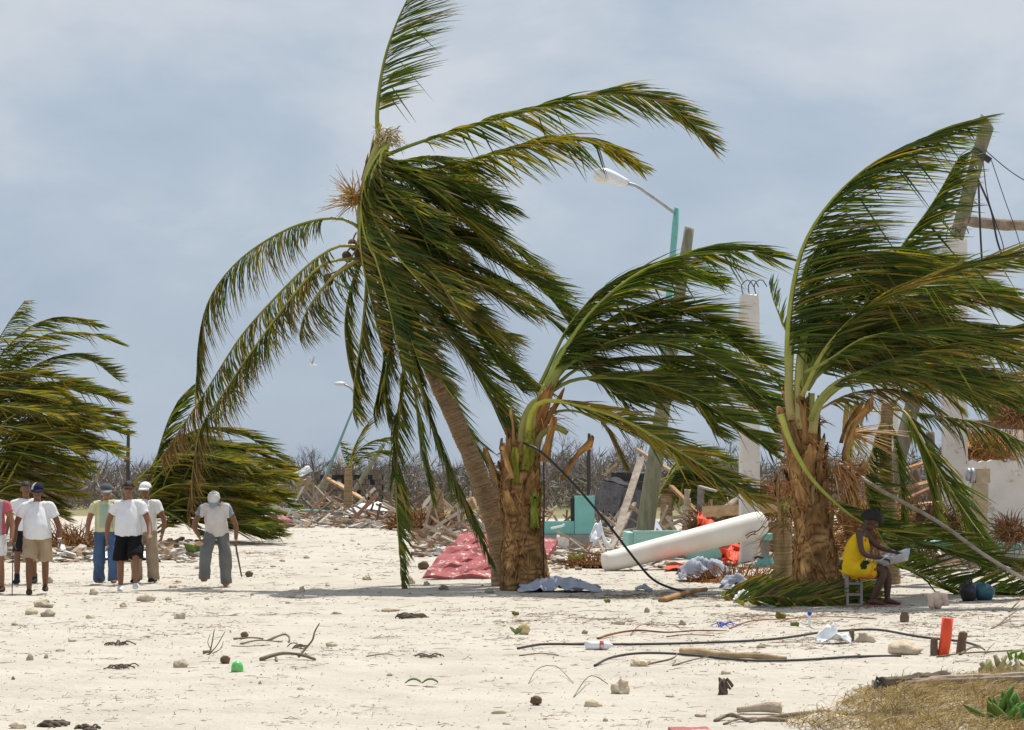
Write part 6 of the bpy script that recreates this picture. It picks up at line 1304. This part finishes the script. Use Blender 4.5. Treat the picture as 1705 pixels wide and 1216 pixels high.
bg = empty('teal_bag', G(1637, 999), 'dark teal plastic bag right of the black bag', 'bag'); g = bg.location; M['tealbag'] = solid('teal_plastic', (.03, .13, .17), (.02, .08, .11), .35, 9, .3, 30, .5)
MB().ball(g + V(0, 0, .115), (.18, .15, .14), 10, 14, namp=.13, seed=8).build('sack', M['tealbag'], bg, smooth=True)
# conch
g = G(1560, 1014); cn = empty('conch_shell', g, 'pink conch shell standing on the sand right of the seated woman', 'shell'); s = g.y / F
grid = [[g + V((-9 + 24 * v_ - 4 * u + 2 * math.sin(v_ * 3)) * s, -.05 + .10 * math.sin(v_ * 3.1), (3 + 24 * u + v_ * 3 * (1 - u)) * s * (1 - .15 * abs(v_ - .5))) for v_ in np.linspace(0, 1, 7)] for u in np.linspace(0, 1, 7)]
M['shell'] = solid('shell_pink', (.78, .66, .55), (.62, .42, .32), .5, 12, .2, 40, .3)
MB().sheet(grid, .05).build('outer_lip', M['shell'], cn, smooth=True); MB().ball(g + V(.02, .05, .12), (.09, .07, .12), 8, 12, namp=.2, seed=4).build('whorl', M['shell'], cn, smooth=True)
o = MB().ball((0, 0, .04), (.12, .08, .05), 8, 12, namp=.2, seed=6).build('conch_shell', M['shell'], smooth=True); o.location = G(240, 1000); tag(o, 'orange-tinted shell in front of the walking men', 'shell')
# red board at the bottom edge
a_, b_ = G(1115, 1229), G(1182, 1229); o = MB().box((a_ + b_) / 2 + V(0, 0, .02), ((b_ - a_).length, .22, .05), Matrix.Rotation(.05, 3, 'Z')).build('red_board', M['red_slab'], origin=(a_ + b_) / 2, bevel=.008); tag(o, 'red-brown board cut by the bottom edge', 'board')
# blue scraps
for x, y, lab in ((1210, 1047, 'blue plastic string by the root string'), (1008, 985, 'grey strip of cloth in the palm shade')):
    g = G(x, y); mb = MB()
    for k in range(8): p = g + V(random.uniform(-.1, .1), random.uniform(-.1, .1), .01); mb.tube(spline([p, p + V(random.uniform(-.1, .1), .05, .05), p + V(random.uniform(-.16, .16), 0, .01)], 6), .006, 4)
    tag(mb.build('plastic_string', M['blue'] if x > 1100 else M['cloth_grey'], origin=g), lab, 'string')
g = G(1348, 1048); bo = empty('small_bottle', g, 'tiny clear bottle with blue cap on the sand', 'bottle'); MB().tube([g, g + V(0, 0, .10), g + V(0, 0, .14)], [.016, .018, .008], 8).build('neck', M['plastic_white'], bo); MB().ball(g + V(0, 0, .155), .028, 6, 8).build('cap', M['blue'], bo)
# green shoots and uprooted plants
def shoot(px, py, n, h, label, col=(.20, .28, .06), wid=.03, base=False):
    g = G(px, py); s = g.y / F; root = empty('green_sprout', g, label, 'plant')
    for k in range(n):
        a = random.uniform(0, 6.3); l = h * s * random.uniform(.6, 1.1); d = V(math.cos(a) * .6, math.sin(a) * .6, 1).normalized(); c_ = tuple(q * random.uniform(.7, 1.3) for q in col); p = g + V(random.uniform(-.4, .4) * h * s, random.uniform(-.05, .05), 0); w_ = d.cross(V(0, 1, .2)).normalized() * wid
        grid = [[p + d * l * u + V(0, 0, -.25 * l * u * u) + w_ * e * math.sin(max(.05, min(1, u * 1.1)) * 2.9) for e in (-1, 0, 1)] for u in (0, .25, .5, .75, 1)]
        MB().sheet(grid, .004, c_).build('leaf', M['weed'], root, smooth=True)
    if base:
        for k in range(4): MB().ball(g + V(random.uniform(-.5, .5) * h * s, 0, .05), (.05, .05, .07), 6, 8, (1.2, 1.1, .8), namp=.2, seed=k).build('stub', M['stone'], root, smooth=True)
shoot(866, 1056, 9, 22, 'small yellowish sprout clump below the stout palm', (.32, .34, .12), .02, True); shoot(1303, 1032, 6, 20, 'green sprout below the palm-leaf heap', (.22, .26, .05)); shoot(1325, 1046, 3, 16, 'flat green leaf beside the tiny blue-capped bottle', (.20, .30, .05)); shoot(1013, 1003, 3, 12, 'tiny green sprout in front of the grey cloth', (.16, .28, .04)); shoot(860, 1026, 4, 12, 'dull green weed left of the sprout clump', (.2, .22, .08)); shoot(1428, 1098, 3, 8, 'tiny weed in front of the rocks', (.3, .3, .12), .01)
shoot(330, 925, 22, 30, 'low green weeds beside the fallen blades behind the stooping man', (.16, .26, .06), .08); shoot(960, 935, 14, 22, 'pale green blades before the teal ruin', (.30, .36, .10), .04)
g = G(700, 1144); lfp = empty('green_leaf', g, 'flat green leaf lying alone in the middle foreground', 'leaf'); s = g.y / F
for dx, ln in ((-26, 28), (2, 28)):
    grid = [[g + V((dx + ln * u) * s, e * .05 * math.sin(u * 3), .015 + .035 * math.sin(u * 3) + .012 * abs(e)) for e in (-1, 0, 1)] for u in np.linspace(0.02, .98, 7)]
    MB().sheet(grid, .004, (.14, .22, .06)).build('blade', M['weed'], lfp, smooth=True)
# big-leaved plant in the corner
g = G(1690, 1226) + V(0, 0, .08); cp = empty('broadleaf_plant', g, 'green broad-leaved plant in the bottom right corner', 'plant'); s = g.y / F
for k in range(38):
    a = random.uniform(-1.1, 1.0); l = random.uniform(40, 80) * s; p = g + V(random.uniform(-30, 25) * s, random.uniform(-.1, .3), -.02); d = V(math.sin(a), random.uniform(-.3, .3), math.cos(a) * .9).normalized(); w_ = d.cross(V(0, 1, 0)).normalized() * random.uniform(.016, .026); c_ = tuple(q * random.uniform(.7, 1.35) for q in (.13, .24, .05))
    grid = [[p + d * l * u + V(.15 * l * u * u, 0, -.10 * l * u * u) + w_ * e * math.sin(max(.08, min(1, .15 + u * .85)) * 2.95) + V(0, -.012 * (1 - abs(e)), 0) for e in (-1, -.5, 0, .5, 1)] for u in np.linspace(0, 1, 8)]
    MB().sheet(grid, .003, c_).build('leaf', M['weed'], cp, smooth=True)
# clump of pale stubs at the right edge
g = G(1675, 1134) + V(0, 0, .05); sp_ = empty('stub_clump', g, 'clump of pale cut plant stubs with green tips at the right edge', 'plant'); s = g.y / F
for k in range(20):
    p = g + V(random.uniform(-38, 40) * s, random.uniform(-.12, .12), 0); h_ = random.uniform(10, 34) * s; w_ = random.uniform(4, 8) * s; c_ = random.choice([(.50, .43, .26), (.60, .53, .34), (.36, .29, .17), (.42, .44, .18)])
    MB().tube([p, p + V(random.uniform(-.01, .01), 0, h_ * .5), p + V(random.uniform(-.06, .06), 0, h_)], [w_, w_ * .95, w_ * .55], 8, c_, noise_amp=.12, nscale=15).build('stub', M['attr_rough'], sp_, smooth=True)
for k in range(8):
    p = g + V(random.uniform(-10, 40) * s, random.uniform(-.1, .05), 25 * s); MB().tube(spline([p, p + V(random.uniform(-.03, .05), 0, .05), p + V(random.uniform(-.06, .10), -.02, .08)], 6), [.014, .016, .016, .012, .008, .003], 5, (.22, .34, .06)).build('green_tip', M['weed'], sp_, smooth=True)
# weathered log in the grass
a_, b_ = G(1466, 1166) + V(0, 0, .02), G(1740, 1152) + V(0, 0, .02); lg = empty('weathered_log', a_, 'split weathered log with dark end lying in the dry grass', 'log')
for k, (o1, o2, r_, cc) in enumerate(((V(0.05, .05, .07), V(0, .1, .07), .032, (1.1, 1.0, .85)), (V(-.04, .12, .10), V(0, .2, .10), .022, (1.7, 1.6, 1.45)), (V(.1, .1, .11), V(-.3, .16, .09), .02, (1.4, 1.3, 1.15)), (V(0, -.03, .10), V(-.80, -.05, .08), .055, (.5, .45, .4)))):
    p0, p1 = a_ + o1, b_ + o2; MB().tube(spline([p0, p0.lerp(p1, .3) + jit(.015), p0.lerp(p1, .7) + jit(.015), p1], 16), [r_ * random.uniform(.8, 1.1) for _ in range(16)], 9, cc, noise_amp=.22, nscale=7).build('wood_split', M['wood_grey'], lg)
MB().ball(a_ + V(-.01, 0, .06), (.04, .07, .085), 7, 10, namp=.2, seed=9).build('dark_end', M['black'], lg)  # black lump at the left end of the log
# dry grass on a low mound at the lower right
gm = MB(); mound = []
for i in range(26):
    row = []
    for j in range(40):
        x, y = 1.8 + j * .10, 13.6 + i * .205; d_ = min(1, max(0, (x - 2.0 - .45 * noise.noise((y * 1.3, 1, 0)) - .25 * noise.noise((y * 3.3, 4, 0)) - max(0, y - 15) * .30) / .35)) * min(1, max(0, (18.6 - y + .3 * noise.noise((x * 2, 0, 0))) / .4)) * min(1, max(0, (y - 13.7) / .4)) * min(1, max(0, (5.6 - x) / .4))
        row.append(V(x, y, gz(x, y) - .03 + d_ * (.08 + .085 * noise.noise((x * 1.9, y * 1.5, 5)))))
    mound.append(row)
M['soil'] = solid('dry_soil', (.34, .25, .145), (.20, .14, .08), .95, 7, .6, 30, .05)
tag(gm.sheet(mound).build('soil_mound', bpy.data.materials['sand'], smooth=True), kind='structure')
gr = MB()
for i in range(60000):
    ii, jj = random.uniform(0, 24.99), random.uniform(0, 38.99); p = mound[int(ii)][int(jj)].lerp(mound[int(ii) + 1][int(jj) + 1], ii % 1)
    den = p.z - gz(p.x, p.y)
    if den < .0 or random.random() > den * 34 or noise.noise((p.x * 2.2, p.y * 1.7, 0)) < -.42 + random.uniform(-.1, .1): continue
    p = p + V(random.uniform(-.05, .05), random.uniform(-.08, .08), 0); h_ = random.uniform(.045, .13) * (1 + 1.2 * max(0, noise.noise((p.x * 3.5, p.y * 2.5, 3)))); d = V(random.gauss(.2, .9), random.gauss(0, .7), .6).normalized(); w_ = d.cross(jit(1)).normalized() * random.uniform(.002, .0045); k = random.uniform(.6, 1.25); c_ = tuple(q * k for q in random.choice([(.50, .38, .19), (.40, .29, .13), (.58, .48, .28), (.24, .165, .08), (.40, .27, .12)] if noise.noise((p.x * 1.7, p.y * 1.3, 12)) < .25 + random.uniform(-.15, .15) else [(.26, .17, .09), (.20, .13, .07), (.25, .24, .10)]))
    b0 = len(gr.v); m_ = p + d * h_ * .6; t_ = p + d * h_ + V(.3 * h_, 0, -.15 * h_); gr.v += [tuple(p - w_), tuple(p + w_), tuple(m_ - w_ * .7), tuple(m_ + w_ * .7), tuple(t_)]; gr.c += [c_] * 5; gr.f += [(b0, b0 + 1, b0 + 3, b0 + 2), (b0 + 2, b0 + 3, b0 + 4)]
tag(gr.build('dry_grass', M['weed']), 'dry golden grass in the lower right', 'grass', kind='stuff')
# ------------------------------------------------------------------ fine litter: uncountable twigs, bark chips and shell grit
def density(px, py):
    d = .30 + .5 * max(0, noise.noise((px * .02, py * .05, 8)))
    if px > 820 and 985 < py < 1075: d += 1.5
    if px > 480 and 985 < py < 1110: d += .3
    if py < 985: d += .25
    if py < 940 and px < 700: d += .4
    if 900 < px < 1320 and 1075 < py < 1120: d += .35
    if px < 480 and py < 1060: d += .25
    if py > 1100: d -= .22
    return d + .9 * max(0, noise.noise((px * .009, py * .035, 4)))
lt = MB(); cnt = 0; wrack = [(random.uniform(-20, 1725), 868 + 350 * random.random()) for _ in range(170)]
while cnt < 11500:
    px, py = random.uniform(-60, 1765), 866 + 364 * random.random() ** .9
    if random.random() < .5: c0_ = random.choice(wrack); px, py = c0_[0] + random.gauss(0, 34), c0_[1] + random.gauss(0, 2.6)
    if py < 866 or py > 1230: continue
    if random.random() > density(px, py) / 2.2: continue
    cnt += 1; g = G(px, py); s = g.y / F
    l = min(.5, random.choice([3, 4, 5, 6, 8, 12, 20, 30]) * s * random.uniform(.6, 1.3)) ; r_ = max(.0022, min(.009, random.uniform(.22, .6) * s)); a = random.gauss(0, .9)
    d = V(math.cos(a), math.sin(a), 0); bw = V(-d.y, d.x, 0) * random.uniform(-.3, .3) * l
    c_ = random.choice([(.20, .15, .10), (.13, .10, .075), (.30, .21, .13), (.38, .20, .11), (.34, .17, .10), (.24, .19, .15), (.10, .085, .07), (.36, .28, .18)]) if py > 985 or random.random() < .7 else (.5, .45, .36)
    p = g + V(0, 0, r_ * .6); lift = V(0, 0, random.choice([0, 0, 0, .01, .03]) * random.random())
    lt.tube([p - d * l / 2, p - d * l * .2 + bw * random.uniform(0, 1), p + bw * random.uniform(-.6, 1) + lift, p + d * l / 2 + bw * .2], [r_ * .5, r_, r_ * .8, r_ * .3], 3, c_, cap=False)
    if random.random() < .12:
        for _ in range(3): a2 = a + random.uniform(-1, 1); lt.tube([p + bw * .5, p + bw * .5 + V(math.cos(a2), math.sin(a2), random.uniform(0, .4)) * l * .35], [r_ * .6, r_ * .2], 3, c_, cap=False)
tag(lt.build('twig_litter', M['attr_rough']), 'thin twigs and weed strands strewn over the sand', 'litter', kind='stuff')
pb = MB()
for i in range(4600):
    px, py = random.uniform(-60, 1765), 870 + 355 * random.random(); g = G(px, py); s = g.y / F; r_ = random.choice([1, 1.2, 1.6, 2.2, 3]) * s * random.uniform(.6, 1.1); c_ = random.choice([(.55, .5, .42), (.4, .34, .26), (.62, .58, .5), (.28, .22, .16), (.16, .13, .10)])
    b0 = len(pb.v); a = random.uniform(0, 6)
    for k in range(5): pb.vert(g + V(math.cos(a + k * 1.257) * r_ * random.uniform(.8, 1.3), math.sin(a + k * 1.257) * r_, -.004), c_)
    pb.vert(g + V(jit(r_ * .3).x, 0, r_ * random.uniform(.5, .9)), c_)
    pb.f += [(b0 + k, b0 + (k + 1) % 5, b0 + 5) for k in range(5)]
tag(pb.build('shell_grit', M['attr_rough']), 'shell grit and pebbles scattered on the sand', 'gravel', kind='stuff')
# ------------------------------------------------------------------ bird
c0 = P(518, 607, 90); bd = empty('seabird', c0, 'small white seabird flying below the palm crown', 'bird')
MB().tube(spline([c0 + V(-.10, 0, -.03), c0, c0 + V(.16, 0, -.03), c0 + V(.26, 0, -.03)], 10), [.012, .035, .05, .055, .055, .05, .04, .03, .02, .008], 8).build('body', M['plastic_white'], bd, smooth=True)
for d_ in ((-.10, .25), (.12, -.25)):
    grid = [[c0 + V(.04 + d_[0] * u + .10 * e * (1 - u * .7), d_[1] * u, .02 + .30 * u) for e in (-.5, .5)] for u in np.linspace(0, 1, 6)]
    MB().sheet(grid, .008).build('wing', M['cloth_grey'], bd, smooth=True)
